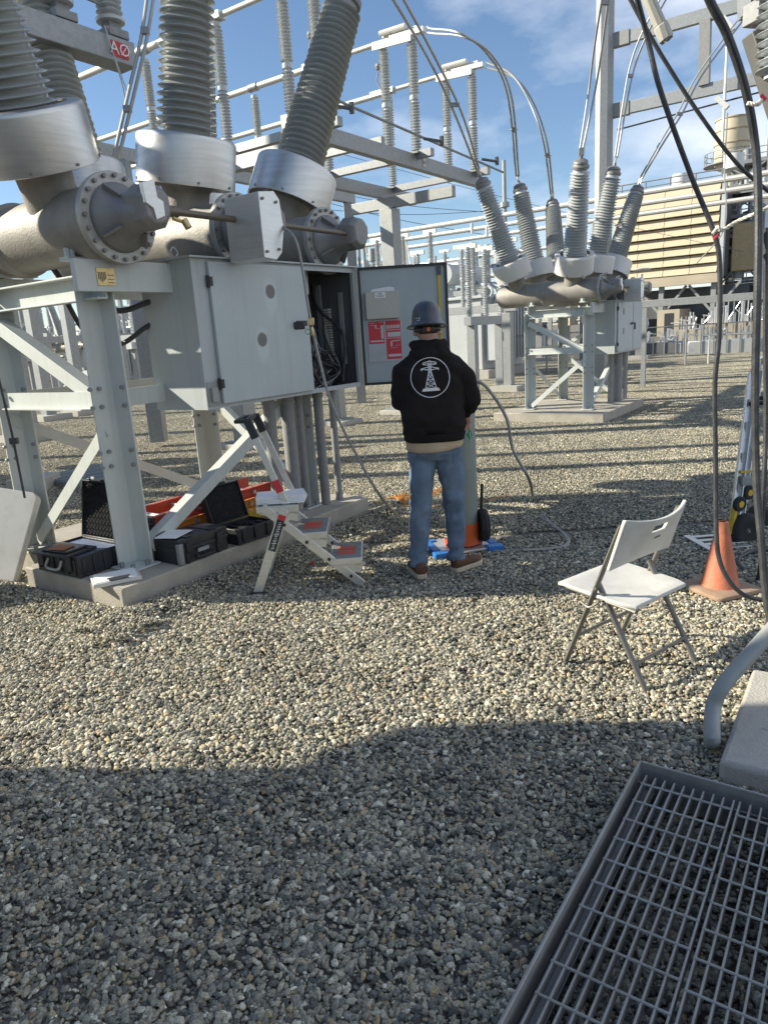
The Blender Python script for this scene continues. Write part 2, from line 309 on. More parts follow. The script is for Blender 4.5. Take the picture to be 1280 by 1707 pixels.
gcol = bpy.data.collections.new('gravel_tiles')
for k in range(4): gcol.objects.link(tile('a_gravel_tile%d' % k, .6, 2700, 2, .0055, .0178))
for k in range(3): gcol.objects.link(tile('b_gravel_tile%d' % k, 1.0, 6400, 1, .006, .0175))
for k in range(2): gcol.objects.link(tile('c_gravel_berm%d' % k, .8, 4200, 2, .0055, .0165, .085))
pts = []; idx = []; rots = []
for a_, c_, rt_ in [(-.30+.5*k, -.45, RZ-PI/2) for k in range(6)]+[(-.48, -.30+.5*k, RZ) for k in range(4)]+[(-.42, -.40, RZ-PI/4)]:
    p_ = W(a_, c_, -.008-.002*len(pts)); pts.append(tuple(p_)); idx.append(7+len(pts) % 2); rots.append(rt_)
y = .7
while y < 5.6:
    hw = .62*y+1.0; x = -hw
    while x < hw: pts.append((x, y, random.uniform(-.002, .002))); idx.append(random.randrange(4)); rots.append(random.randrange(4)*PI/2); x += .5
    y += .5
y = 6.1
while y < 31:
    hw = .66*y+1.5; x = -hw
    while x < hw: pts.append((x, y, random.uniform(-.002, .003))); idx.append(4+random.randrange(3)); rots.append(random.randrange(4)*PI/2); x += .88
    y += .88
me = bpy.data.meshes.new('gravel'); me.from_pydata(pts, [], [])
a_ = me.attributes.new('variant', 'INT', 'POINT'); a_.data.foreach_set('value', idx); a_ = me.attributes.new('turn', 'FLOAT', 'POINT'); a_.data.foreach_set('value', rots)
gob = bpy.data.objects.new('gravel', me); COL.objects.link(gob); tag(gob, 'loose grey and tan crushed gravel covering the whole yard', 'gravel', kind='stuff'); me.materials.append(gm)
ng = bpy.data.node_groups.new('gravel_scatter', 'GeometryNodeTree'); ng.interface.new_socket('Geometry', in_out='INPUT', socket_type='NodeSocketGeometry'); ng.interface.new_socket('Geometry', in_out='OUTPUT', socket_type='NodeSocketGeometry')
gi = ng.nodes.new('NodeGroupInput'); go = ng.nodes.new('NodeGroupOutput'); ip = ng.nodes.new('GeometryNodeInstanceOnPoints'); ci = ng.nodes.new('GeometryNodeCollectionInfo')
ci.inputs['Collection'].default_value = gcol; ci.inputs['Separate Children'].default_value = True; ci.inputs['Reset Children'].default_value = True
ip.inputs['Pick Instance'].default_value = True
na = ng.nodes.new('GeometryNodeInputNamedAttribute'); na.data_type = 'INT'; na.inputs['Name'].default_value = 'variant'
nb_ = ng.nodes.new('GeometryNodeInputNamedAttribute'); nb_.data_type = 'FLOAT'; nb_.inputs['Name'].default_value = 'turn'; cx = ng.nodes.new('ShaderNodeCombineXYZ')
ng.links.new(gi.outputs[0], ip.inputs['Points']); ng.links.new(ci.outputs[0], ip.inputs['Instance']); ng.links.new([o for o in na.outputs if o.enabled][0], ip.inputs['Instance Index'])
ng.links.new([o for o in nb_.outputs if o.enabled][0], cx.inputs[2]); ng.links.new(cx.outputs[0], ip.inputs['Rotation']); ng.links.new(ip.outputs[0], go.inputs[0])
gmod = gob.modifiers.new('scatter', 'NODES'); gmod.node_group = ng

# ================================================================== CIRCUIT BREAKERS
def shed_profile(n, pitch, rb0, rb1, rs0, rs1, lead=.05):
    pr = [(rb0*1.0, 0), (rb0, lead)]; z = lead
    for i in range(n):
        t = i/(n-1); rb = rb0+(rb1-rb0)*t; rs = rs0+(rs1-rs0)*t
        if i % 2: rs -= .004
        pr += [(rb, z), (rb+(rs-rb)*.35, z+pitch*.10), (rs-.003, z+pitch*.20), (rs, z+pitch*.28), (rs-.004, z+pitch*.36), (rb+(rs-rb)*.3, z+pitch*.55), (rb, z+pitch*.72)]
        z += pitch
    pr += [(rb1, z+.03)]
    return pr, z+.03
PPROF, PLEN = shed_profile(29, .051, .178, .128, .224, .172)
def L_leg(h): # opens towards -u,-v
    q = B(); w = .15; t = .012
    q.ext([(0, 0), (-w, 0), (-w, t), (-t*2.2, t), (-t*1.4, t*.55+t*.85), (-t, t*2.2), (-t, w), (0, w)], (0, 0, .19), (0, 0, h), ref=(0, 1, 0)); return q
flm = M('machined_flange', (.40, .39, .36), .45, .5, var=.1, scale=6, bump=.1, dirt=(.28, .27, .24), damt=.6)
def make_breaker(opened, porcm, rm, label):
    t = thing('circuit_breaker', label, 'circuit breaker')
    P = lambda q, nm, mt, par=t, **k: q.build(nm, mt, par, **k)
    LU, LV, ZT = 1.85, 1.2, 2.08
    legs = {}
    for (a, c) in ((0, 0), (LU, 0), (0, LV), (LU, LV)):
        q = B(); w = .17; tt = .013
        q.ext([(.0, .0), (-w, 0), (-w, -tt), (-tt*2.4, -tt), (-tt*1.35, -tt*1.35), (-tt, -tt*2.4), (-tt, -w), (0, -w)], (a+.085, c+.085, .20), (a+.085, c+.085, ZT), ref=(0, 1, 0))
        lg = P(q, 'leg', paint, bev=.002)
        q = B(); q.bx(a-.12, a+.12, c-.12, c+.12, .186, .20); P(q, 'foot_plate', paint, lg, bev=.004)
        q = B()
        for (i, j) in ((-.085, -.085), (.03, -.09), (-.09, .03)): q.cyl((a+i, c+j, .20), (a+i, c+j, .235), .016, n=6)
        P(q, 'anchor_bolt', galvd, lg)['kind'] = 'stuff'
        q = B()
        for zz in (1.30, 1.42, .9, 1.0):
            for k in (-.03, -.1): q.cyl((a+k, c+.071, zz), (a+k, c+.052, zz), .014, n=8)
            q.cyl((a+.071, c-.05, zz), (a+.052, c-.05, zz), .014, n=8)
        P(q, 'bolt', galvd, lg)['kind'] = 'stuff'
        legs[(a, c)] = lg
    zm = 1.34
    # top frame, middle rails, diagonals
    for c in (0, LV):
        q = B()
        if c: q.chan((-.12, c+.02, ZT+.07), (LU+.12, c+.02, ZT+.07), .07, .14, .012)
        else: q.bx(-.20, LU+.12, -.135, -.09, ZT-.06, ZT+.13)
        P(q, 'top_beam', paint, bev=.003)
        q = B(); q.bar((.09, c+.1, zm), (LU-.07, c+.1, zm), .012, .12); P(q, 'middle_rail', paint)
    for a in (0, LU):
        q = B(); q.chan((a, -.08, ZT-.02), (a, LV+.1, ZT-.02), .08, .16, .012); P(q, 'top_beam', paint, bev=.002)
        q = B(); q.angle((a-.03, .10, zm-.06), (a-.03, LV+.02, zm-.06), .06, .12, .010, fx=1); P(q, 'middle_rail', paint)
    def br(p0, p1, ref, nm='diagonal_brace', w=.075):
        q = B(); q.angle(p0, p1, w, w, .009, ref=ref); P(q, nm, paint, bev=.001)
    br((-.03, LV, ZT-.14), (-.03, .10, zm+.05), (1, 0, 0), w=.10); br((-.03, LV, .28), (-.03, .10, zm-.16), (1, 0, 0), w=.085)
    br((.088, -.05, .34), (LU-.05, -.05, zm-.08), (0, 1, 0), w=.09); br((.0, LV+.06, zm-.1), (LU, LV+.06, .3), (0, 1, 0), w=.085)
    br((LU+.05, LV, zm-.1), (LU+.05, .04, .3), (1, 0, 0)); br((LU+.05, 0, ZT-.16), (LU+.05, LV, zm), (1, 0, 0))
    # tanks
    zc = 2.445
    for k, a in enumerate((.09, 1.13, 2.15)):
        q = B(); q.lathe([(0, 0), (.12, .02), (.19, .07), (.222, .16), (.222, 1.0), (.24, 1.01), (.247, 1.03), (.247, 1.07), (.24, 1.09), (.222, 1.10), (.222, 2.06), (.222, 2.13)], (a, 1.93, zc), (0, -1, 0), n=48)
        tk = P(q, 'tank', tankm, ang=28)
        q = B(); q.lathe([(.22, 0), (.266, .002), (.269, .006), (.269, .045), (.265, .049), (.2, .049)], (a, -.19, zc), (0, -1, 0), n=56); P(q, 'flange', flm, tk)
        q = B(); q.lathe([(.205, 0), (.203, .015), (.195, .03), (.165, .055), (.135, .09), (.11, .14), (.10, .24), (.08, .30), (0, .31)], (a, -.240, zc), (0, -1, 0), n=40); P(q, 'end_cover', tankd, tk, ang=40)
        q = B()
        for i in range(20):
            an = 2*PI*i/20; p = Vector((a+math.cos(an)*.243, -.239, zc+math.sin(an)*.243)); q.cyl(p, p+Vector((0, -.02, 0)), .0135, n=6)
            if i % 5 == 2:
                p2 = Vector((a+math.cos(an)*.2, -.28, zc+math.sin(an)*.2)); q.bar((a+math.cos(an)*.11, -.36, zc+math.sin(an)*.11), p2, .014, .06, ref=(0, 1, 0))
        P(q, 'flange_bolt', tankd, tk)['kind'] = 'stuff'
        # end gearbox: faceted housing
        q = B(); poly = [(-.11, -.09), (-.02, -.15), (.10, -.13), (.165, -.03), (.16, .09), (.10, .15), (-.05, .155), (-.13, .08)]
        x, y, ax = Vector((1, 0, 0)), Vector((0, 0, 1)), Vector((0, -1, 0))
        poly = [(x*.86, y*.86) for x, y in poly]; n_ = len(poly); c0 = Vector((a+.01, -.43, zc+.02))
        vsx = [c0+x*p[0]+y*p[1] for p in poly]+[c0+ax*.11+x*p[0]*.97+y*p[1]*.97 for p in poly]+[c0+ax*.15+x*p[0]*.7+y*p[1]*.7 for p in poly]
        fs = [(j*n_+i, j*n_+(i+1) % n_, (j+1)*n_+(i+1) % n_, (j+1)*n_+i) for j in range(2) for i in range(n_)]+[tuple(range(n_))[::-1], tuple(range(2*n_, 3*n_))]
        q.add(vsx, fs); P(q, 'gearbox', tankd, tk, bev=.008)
        if k == 0:
            q = B(); zz = [(-.20, .10), (-.10, .13), (-.09, .02), (-.045, .0), (-.045, -.09), (-.12, -.12), (-.135, -.05), (-.19, -.02)]
            q.add([(a+.10+p[0]*.9, -.56, zc+.05+p[1]*.9) for p in zz]+[(a+.10+p[0]*.9, -.592, zc+.05+p[1]*.9) for p in zz], [tuple(range(8))[::-1], tuple(range(8, 16))]+[(i, (i+1) % 8, 8+(i+1) % 8, 8+i) for i in range(8)]); P(q, 'bracket', ladalu, tk, bev=.003)
            q = B(); q.tube([(a+.15, -.55, zc-.03), (a+.215, -.57, zc-.05)], .012, n=8); q.cyl((a+.215, -.57, zc-.035), (a+.23, -.59, zc-.085), .022, n=12); P(q, 'gas_valve', brass, tk)
        # saddle feet
        for yy in (.1, 1.12):
            q = B(); q.bx(a-.2, a+.2, yy-.05, yy+.05, ZT+.142, ZT+.165); q.bx(a-.16, a-.145, yy-.04, yy+.04, ZT+.165, zc-.12); q.bx(a+.145, a+.16, yy-.04, yy+.04, ZT+.165, zc-.12); q.bx(a-.13, a+.13, yy-.008, yy+.008, ZT+.165, zc-.22)
            q.cyl((a-.17, yy, ZT+.16), (a-.17, yy, ZT+.22), .018, n=6); q.cyl((a+.17, yy, ZT+.16), (a+.17, yy, ZT+.22), .018, n=6); P(q, 'saddle', paint, tk)
        # bushings
        for side, yb in ((-1, .36), (1, 1.42)):
            axv = Vector((.36*(k-1), .2*side, 1)).normalized(); base = Vector((a, yb, zc))
            q = B(); q.lathe([(.17, .0), (.17, .28), (.175, .36), (.205, .40), (.21, .41), (.21, .45), (.16, .455)], base, axv, n=36); nk = P(q, 'bushing_neck', tankm)
            q = B(); q.lathe(PPROF, base+axv*.62, axv, n=44 if opened else 28); bs = P(q, 'bushing', porcm, ang=60)
            q = B(); q.lathe([(.176, .0), (.182, .01), (.182, .16), (.17, .17), (.0, .17)], base+axv*.46, axv, n=32); P(q, 'mounting_collar', tankd, bs)
            q = B(); q.lathe([(.275, .338), (.325, .338), (.340, .336), (.352, .330), (.359, .320), (.362, .306), (.362, .0), (.356, -.004), (.350, .0), (.348, .30), (.33, .322), (.275, .325)], base+axv*.39, axv, n=64, close=True); P(q, 'shield_ring', rm, bs, ang=24)
            q = B()
            for i in range(8):
                an = 2*PI*i/8+.3; x_, y_, a__ = frame(axv); p = base+axv*.41+(x_*math.cos(an)+y_*math.sin(an))*.362; q.cyl(p, p+(x_*math.cos(an)+y_*math.sin(an))*.008, .010, n=6)
            P(q, 'ring_screw', tankd, bs)
            tp = base+axv*(.62+PLEN)
            q = B(); q.lathe([(.135, 0), (.15, .01), (.152, .05), (.125, .075), (.12, .085), (.13, .1), (.12, .13), (.07, .16), (.03, .17), (.03, .22), (0, .22)], tp, axv, n=28); P(q, 'terminal_cap', tankd, bs)
            q = B(); q.bar(tp+axv*.2, tp+axv*.34, .09, .014); P(q, 'terminal_pad', alu, bs)
    # linkage rods and mechanism housing
    zr = zc+.02
    q = B(); q.cyl((.20, -.50, zr), (.86, -.50, zr), .022, n=12); q.cyl((.2, -.50, zr), (.32, -.50, zr), .034, n=12); P(q, 'linkage_rod', brownr)
    q = B(); q.cyl((1.1, -.50, zr), (2.05, -.50, zr), .020, n=12); q.cyl((1.18, -.50, zr), (1.30, -.50, zr), .03, n=12); P(q, 'linkage_rod', brownr)
    q = B(); hp = [(-.12, .17), (.03, .19), (.08, .14), (.10, -.04), (.06, -.20), (.0, -.25), (-.12, -.24)]
    n_ = len(hp); HX = .93
    q.add([(HX+p[0], -.74, zr-.03+p[1]) for p in hp]+[(HX+p[0], -.42, zr-.03+p[1]) for p in hp], [(i, (i+1) % n_, n_+(i+1) % n_, n_+i) for i in range(n_)]+[tuple(range(n_))[::-1], tuple(range(n_, 2*n_))]); P(q, 'mechanism_housing', ladalu, bev=.004)
    q = B()
    for (i, j) in ((-.09, .13), (-.09, -.2), (.04, .12), (.03, -.18)): q.cyl((HX+i, -.74, zr-.03+j), (HX+i, -.752, zr-.03+j), .010, n=6)
    P(q, 'housing_screw', tankd)['kind'] = 'stuff'
    q = B(); q.bx(HX+.10, HX+.22, -.62, -.48, zr-.12, zr+.10); P(q, 'rod_bracket', tankd, bev=.02)
    # control cabinet
    U0, U1, V0, V1, Z0, Z1, US = .52, 2.36, -.34, .20, 1.215, 2.225, 1.66
    q = B(); w = .004
    q.bx(U0, U1, V1-w, V1, Z0, Z1); q.bx(U0, U0+w, V0, V1-w, Z0, Z1); q.bx(U1-w, U1, V0, V1-w, Z0, Z1); q.bx(U0+w, U1-w, V0, V1-w, Z0, Z0+w)
    q.bx(U0+w, US, V0, V0+w, Z0+w, Z1); q.bx(US, US+.02, V0, V1-w, Z0+w, Z1-.0)
    q.bx(US+.02, U1-w, V0, V0+.03, Z0+w, Z0+.035); q.bx(US+.02, U1-w, V0, V0+.03, Z1-.04, Z1-.001); q.bx(U1-w-.03, U1-w, V0, V0+.03, Z0+.035, Z1-.04)
    cb = P(q, 'control_cabinet', paintb, smooth=False)
    q = B(); q.add([(U0-.03, V0-.035, Z1+.001), (U1+.03, V0-.035, Z1+.001), (U1+.03, V1+.02, Z1+.001), (U0-.03, V1+.02, Z1+.001), (U0-.03, V0-.035, Z1+.012), (U1+.03, V0-.035, Z1+.012), (U1+.03, V1+.02, Z1+.03), (U0-.03, V1+.02, Z1+.03)], [(3, 2, 1, 0), (4, 5, 6, 7), (0, 1, 5, 4), (1, 2, 6, 5), (2, 3, 7, 6), (3, 0, 4, 7)]); P(q, 'cabinet_roof', paintb, cb, smooth=False)
    q = B(); q.bx(U0+.13, US-.005, V0-.03, V0-.003, Z0+.03, Z1-.02); P(q, 'door', doorspot if opened else doorpaint, cb, bev=.004)
    for zz in (Z1-.19, Z0+.13): q = B(); q.cyl((U0+.12, V0-.02, zz), (U0+.12, V0-.02, zz+.08), .011, n=10); q.bx(U0+.118, U0+.15, V0-.036, V0-.028, zz+.01, zz+.07); P(q, 'hinge', blk, cb)
    q = B(); q.cyl((US-.1, V0-.03, Z0+.56), (US-.1, V0-.06, Z0+.56), .022, n=14); q.cb((US-.14, V0-.068, Z0+.56), (.12, .018, .042)); P(q, 'door_handle', blk, cb, bev=.005)
    q = B(); q.bx(U0+.012, U0+.115, V0-.006, V0-.002, Z0+.02, Z0+.19); q.bx(U0+.035, U0+.09, V0-.03, V0-.006, Z0+.05, Z0+.15); P(q, 'outlet_box', greyc, cb, bev=.003)
    q = B(); q.tube(spl([(U0+.08, -.1, Z1+.02), (U0+.05, -.1, Z1+.06), (U0+.08, -.1, Z1+.095), (U0+.11, -.1, Z1+.06), (U0+.08, -.1, Z1+.02)]), .006, n=6); P(q, 'lifting_eye', paintb, cb)
    # nameplate on the top beam
    if opened:
        # inside of the open compartment
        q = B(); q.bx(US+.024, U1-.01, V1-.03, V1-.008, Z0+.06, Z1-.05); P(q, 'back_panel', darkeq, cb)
        q = B(); q.bx(U1-.012, U1-.0045, V0+.04, V1-.03, Z0+.01, Z1-.01); q.bx(US+.022, US+.026, V0+.02, V1-.03, Z0+.01, Z1-.01); q.bx(US+.03, U1-.014, V0+.04, V1-.03, Z1-.012, Z1-.006); q.bx(US+.03, U1-.014, V0+.04, V1-.03, Z0+.006, Z0+.010); P(q, 'shade_plate', darkeq, cb)  # dark plates put the compartment's deep shade into the colour of its walls
        for j, uu in enumerate((US+.06, US+.30, US+.46)):
            q = B()
            for i in range(26 if j != 1 else 14): q.bx(uu, uu+.03, V1-.10, V1-.045, Z0+.30+i*.024, Z0+.30+i*.024+.018)
            P(q, 'terminal_strip', beige if j == 1 else greyc, cb)
        q = B()
        for i in range(34):
            x0 = US+.06+random.random()*.55; z0 = Z0+.1+random.random()*.25
            q.tube(spl([(x0, V1-.06, z0+.3), (x0+random.uniform(-.1, .1), V0+.15+random.random()*.2, z0+.05), (x0+random.uniform(-.15, .15), V0+.2, z0-.05), (US+.06+random.random()*.5, V1-.06, Z0+.05)], 5), .006, n=5, caps=False)
        P(q, 'wiring', rub, cb)['kind'] = 'stuff'
        for wc, wn in (((.45, .45, .42), 'white_wire'), ((.05, .09, .2), 'blue_wire'), ((.3, .04, .03), 'red_wire')):
            q = B()
            for i in range(10 if wn == 'white_wire' else 5):
                x0 = US+.05+random.random()*.5; z0 = Z0+.15+random.random()*.55
                q.tube(spl([(x0, V1-.07, z0), (x0+random.uniform(-.05, .08), V0+.25, z0-.1), (x0+random.uniform(-.1, .1), V0+.22, z0-.25), (US+.1+random.random()*.4, V0+.2, Z0+.06)], 5), .0035, n=5, caps=False)
            P(q, wn, M(wn, wc, .5, bump=0), cb)['kind'] = 'stuff'
        for k in range(5): q = B(); q.bx(US+.12+.09*k, US+.19+.09*k, V1-.11, V1-.04, Z0+.62+.02*(k % 2), Z0+.74); P(q, 'relay', [greyc, blk, greyc, beige, blk][k], cb, bev=.003)
        for k in range(18): q = B(); q.bx(U1-.055, U1-.0125, -.06, .0, Z0+.30+k*.022, Z0+.316+k*.022); P(q, 'terminal_block', beige if k % 5 else greyc, cb)
        q = B(); q.bx(U1-.03, U1-.0125, .04, .09, Z0+.08, Z0+.90); q.bx(U1-.03, U1-.0125, -.20, -.16, Z0+.2, Z0+.82); P(q, 'wall_duct', greyc, cb)['kind'] = 'stuff'
        q = B()
        for k in range(14): yy = -.07+.005*k; q.tube(spl([(U1-.05, yy, Z0+.32+k*.02), (U1-.09, yy-.04, Z0+.28+k*.012), (U1-.06-.004*k, -.14-.004*k, Z0+.15), (U1-.15-.01*k, -.1, Z0+.03)], 5), .004, n=5, caps=False)
        P(q, 'strip_wiring', greyc, cb)['kind'] = 'stuff'
        q = B(); q.tube(spl([(U1-.03, .12, Z1-.1), (U1-.04, .06, Z0+.7), (U1-.07, -.22, Z0+.45), (U1-.10, -.2, Z0+.05)], 8), .014, n=8); P(q, 'blue_black_loom', rub, cb)
        q = B(); q.bx(US+.12, US+.50, V1-.06, V1-.04, Z0+.80, Z0+.86); P(q, 'wiring_duct', greyc, cb)
        q = B(); q.tube(spl([(US+.5, V1-.1, Z1-.12), (US+.35, V1-.12, Z1-.3), (US+.26, V1-.12, Z0+.45), (US+.24, V1-.12, Z0+.1)], 6), .022, n=8); q.tube(spl([(US+.1, V0+.2, Z1-.1), (US+.12, V0+.2, Z0+.6), (US+.2, V0+.18, Z0+.25), (US+.3, V0+.15, Z0+.05)], 6), .018, n=8); P(q, 'cable_loom', rub, cb)
        # swung open door (points along world +x)
        hin = Vector((U1-.01, V0-.01, 0)); dd = Vector((math.cos(R(-54)), math.sin(R(-54)), 0)); nn = Vector((-dd.y, dd.x, 0))*-1   # nn looks back to the camera side
        Td = Matrix(((dd.x, -nn.x, 0, hin.x), (dd.y, -nn.y, 0, hin.y), (0, 0, 1, 0), (0, 0, 0, 1)))
        wD = .80
        q = B(); q.bx(.02, wD, .0, .028, Z0+.0, Z1+.0, Td); dr = P(q, 'open_door', innerdoor, cb, bev=.003)
        q = B(); g_ = .022
        for (a0, a1, c0_, c1_) in ((.02, wD, Z0, Z0+g_), (.02, wD, Z1-g_, Z1), (.02, .02+g_, Z0+g_, Z1-g_), (wD-g_, wD, Z0+g_, Z1-g_)): q.bx(a0, a1, -.016, -.0005, c0_, c1_, Td)
        P(q, 'door_gasket', blk, cb)
        q = B(); q.bx(.075, .365, -.06, -.002, Z0+.57, Z0+.80, Td); P(q, 'document_pocket', beige, cb, bev=.004)
        q = B(); q.bx(.345, .375, -.02, -.0605, Z0+.57, Z0+.80, Td)
        q = B(); q.add([Td @ Vector(p) for p in ((.12, -.02, Z0+.80), (.33, -.02, Z0+.80), (.335, -.02, Z0+.825), (.29, -.02, Z0+.838), (.14, -.02, Z0+.822))], [(0, 1, 2, 3, 4)]); P(q, 'loose_papers', paper, cb, smooth=False)
        q = B(); q.bx(.075, .38, -.006, -.001, Z0+.20, Z0+.565, Td); P(q, 'instruction_board', M('instruction_board', (.42, .45, .46), .5, bump=0), cb)
        def pl(x0, x1, z0, z1, mt, y=-.0075, nm='printed_panel'):
            q = B(); q.bx(x0, x1, y-.0006, y+.0006, Z0+z0, Z0+z1, Td); return P(q, nm, mt, cb, smooth=False)
        pl(.085, .222, .36, .55, redm); pl(.237, .37, .475, .55, redm); pl(.237, .37, .405, .468, redm); pl(.237, .37, .22, .398, redm)
        q = B(); bxs = [(.1, .145, .535, .539), (.18, .215, .54, .544), (.1, .15, .518, .521), (.145, .157, .49, .521), (.157, .185, .487, .491), (.195, .217, .40, .515), (.1, .217, .375, .388), (.25, .365, .412, .452), (.29, .36, .372, .380), (.275, .29, .33, .375), (.31, .36, .335, .338), (.27, .34, .315, .318), (.25, .365, .24, .262), (.33, .365, .388, .391)]
        bxs += [(.245+.02*i, .259+.02*i, .483, .513) for i in range(6)]
        for b4 in bxs: q.bx(b4[0], b4[1], -.0095, -.0082, Z0+b4[2], Z0+b4[3], Td)
        P(q, 'diagram_print', M('diagram_print', (.5, .5, .5), .6, bump=0), cb, smooth=False)
        pl(.16, .25, .745, .79, paper, -.0615, 'pocket_label')
        xx = Td.to_3x3() @ Vector((1, 0, 0)); cc = Td @ Vector((.205, -.0625, Z0+.778)); text('ABB', .018, cc, xx, Z, inkm, cb)
        q = B(); q.bx(.17, .24, -.0632, -.0622, Z0+.762, Z0+.765, Td); q.bx(.175, .235, -.0632, -.0622, Z0+.754, Z0+.757, Td); P(q, 'label_lines', inkm, cb)
        q = B(); q.bx(wD-.085, wD-.06, -.012, -.002, Z0+.30, Z1-.05, Td); P(q, 'latch_rod', yel, cb); q = B(); q.bx(wD-.09, wD-.055, -.02, -.012, Z1-.1, Z1-.03, Td); P(q, 'latch_guide', darkeq, cb)
        # door strap post, padlock-like latch knob of the closed door with green ring
        q = B(); q.bx(.05, .155, .0, .0, 0, 0)
        q = B(); q.bx(-.06, .07, -.141, -.1355, ZT-.025, ZT+.08); P(q, 'nameplate', brass, bev=.001)
        q = B()
        for i in range(5): q.bx(-.052+i*.012, -.045+i*.012, -.143, -.1412, ZT-.005+.008*abs(2-i), ZT+.055)
        q.bx(.015, .06, -.143, -.1412, ZT-.01, ZT-.005); q.bx(.015, .06, -.143, -.1412, ZT+.01, ZT+.015); q.bx(.015, .06, -.143, -.1412, ZT+.035, ZT+.04); P(q, 'nameplate_relief', brownr)
    else:
        q = B(); q.bx(US+.025, U1-.02, V0-.03, V0-.003, Z0+.03, Z1-.02); P(q, 'door', doorpaint, cb, bev=.004)
        q = B(); q.cb((US+.12, V0-.04, Z0+.5), (.05, .02, .14)); P(q, 'door_handle', blk, cb)
        q = B(); q.cb((1.0, V0-.034, Z0+.8), (.07, .006, .12)); q.cb((1.0, V0-.034, Z0+.42), (.07, .006, .12)); P(q, 'door_vent', greyc, cb)
    return t
brk = make_breaker(True, porc, ringm, 'large nearby grey circuit breaker with open cabinet door beside the man in black')
brk.location = O1; brk.rotation_euler = (0, 0, RZ)
far = make_breaker(False, porcg, ringw, 'smaller light grey circuit breaker with closed cabinet on concrete pad right of the man')
O2 = G(980, 683, .16); far.location = (O2.x, O2.y, 0); far.rotation_euler = (0, 0, RZ); S2 = .885; far.scale = (S2,)*3
def W2(a, c, z=0): return Vector((O2.x, O2.y, 0))+gu*a*S2+gv*c*S2+Z*(z*S2)
bgb = []
for (px, d, sc, lab, dz) in ((118, 30, .8, 'distant circuit breaker seen through the left steel frame', 0), (30, 38, .85, 'farthest circuit breaker at the left edge behind the steel frame', 0), (600, 33, .9, 'distant circuit breaker just above the open cabinet door', 0)):
    c = copy_tree(far, None, ('foot_plate',)); p = D(px, 600, d); c.location = (p.x, p.y, 0); c.scale = (sc,)*3; tag(c, lab, 'circuit breaker'); bgb.append(c)

# pads
def pad(nm, pts_uv, h, lab, mt=concm, z0=-.15, fn=W, cat='concrete pad'):
    q = B(); n_ = len(pts_uv); q.add([fn(a, c, 0)+Z*z0 for a, c in pts_uv]+[fn(a, c, 0)+Z*h for a, c in pts_uv], [tuple(range(n_))[::-1], tuple(range(n_, 2*n_))]+[(i, (i+1) % n_, n_+(i+1) % n_, n_+i) for i in range(n_)])
    return tag(q.build(nm, mt, bev=.012), lab, cat)
pad('concrete_pad', [(-.36, -.33), (2.35, -.33), (2.35, 1.62), (-.12, 1.62), (-.12, .80), (-.36, .80)], .185, 'weathered concrete pad under the nearby circuit breaker')
pad('concrete_pad', [(-.62, -.5), (2.15, -.5), (2.15, 1.75), (-.62, 1.75)], .158, 'concrete pad under the smaller circuit breaker on the right', fn=W2)

# conduits under cabinet
for i, (a, c, r_) in enumerate(((1.42, -.06, .05), (1.62, -.08, .058), (1.80, -.05, .04), (1.98, -.12, .042), (2.18, -.12, .032))):
    q = B(); p = W(a, c); q.cyl(p+Z*.16, p+Z*1.218, r_, n=20); q.cyl(p+Z*1.15, p+Z*1.216, r_+.008, n=20)
    q.cyl(p+Z*.16, p+Z*.2, r_+.006, n=20)
    tag(q.build('conduit', galvd), ['thin-walled grey conduit rising left of the others under the cabinet', 'thickest grey conduit under the cabinet, second from the left', 'narrow conduit third from left under the cabinet', 'conduit fourth from left below the open compartment', 'thinnest and rightmost conduit below the open compartment'][i], 'conduit', 'conduits rising into the near control cabinet')
for i, (a, c) in enumerate(((1.55, -.1), (1.95, -.1), (1.25, -.05))):
    q = B(); p = W2(a, c); q.cyl(p, p+Z*1.045, [.085, .085, .05][i], n=16)
    tag(q.build('conduit', galvd), ['left of the two thick conduits under the far breaker cabinet', 'right of the two thick conduits under the far breaker cabinet', 'slim conduit between frame and thick conduits of the far breaker'][i], 'conduit', 'conduits under the far breaker cabinet')

# black cables from the tank to cabinet, hose on cabinet door
q = B(); q.tube(spl([W(.12, .62, 2.26), W(.22, .5, 2.02), W(.38, .3, 1.93), W(.50, .15, 1.97), W(.56, .12, 1.98)]), .020, n=8); q.tube(spl([W(.30, .8, 2.06), W(.34, .66, 1.80), W(.42, .42, 1.70), W(.50, .2, 1.80), W(.56, .15, 1.84)]), .018, n=8); q.tube(spl([W(.20, .45, 2.28), W(.3, .32, 2.20), W(.45, .15, 2.14), W(.56, .1, 2.14)]), .02, n=8)
tag(q.build('control_cable', rub), 'black flexible cables looping from the tanks into the left side of the cabinet', 'cable')
q = B(); q.tube(spl([D(462, 372, 5.2), D(490, 395, 5.15), D(503, 440, 5.15), D(512, 500, 5.1), D(519, 540, 5.1)]), .010, n=8)
ho = tag(q.build('gas_hose', hosem), 'braided grey gas hose running from breaker past cabinet door to the ground', 'hose')
q = B(); q.tube(spl([D(519, 540, 5.1), D(530, 590, 5.1), D(552, 670, 5.0), D(590, 750, 4.95), D(640, 835, 5.0), G(690, 880, .012), G(735, 912, .012), G(800, 918, .012), G(870, 917, .012), G(935, 913, .012), G(946, 902, .012), G(930, 882, .012), G(900, 862, .012)], 12), .010, n=8); q.build('hose_run', hosem, ho)
q = B(); q.cb(D(519, 536, 5.08), (.04, .04, .05)); q.cyl(D(519, 545, 5.08), D(522, 560, 5.08), .014, n=8); q.build('hose_valve', brass, ho, bev=.004)
q = B(); q.cb(D(499, 543, 5.06), (.075, .04, .05)); q.build('valve_knob', blk, ho, bev=.008)
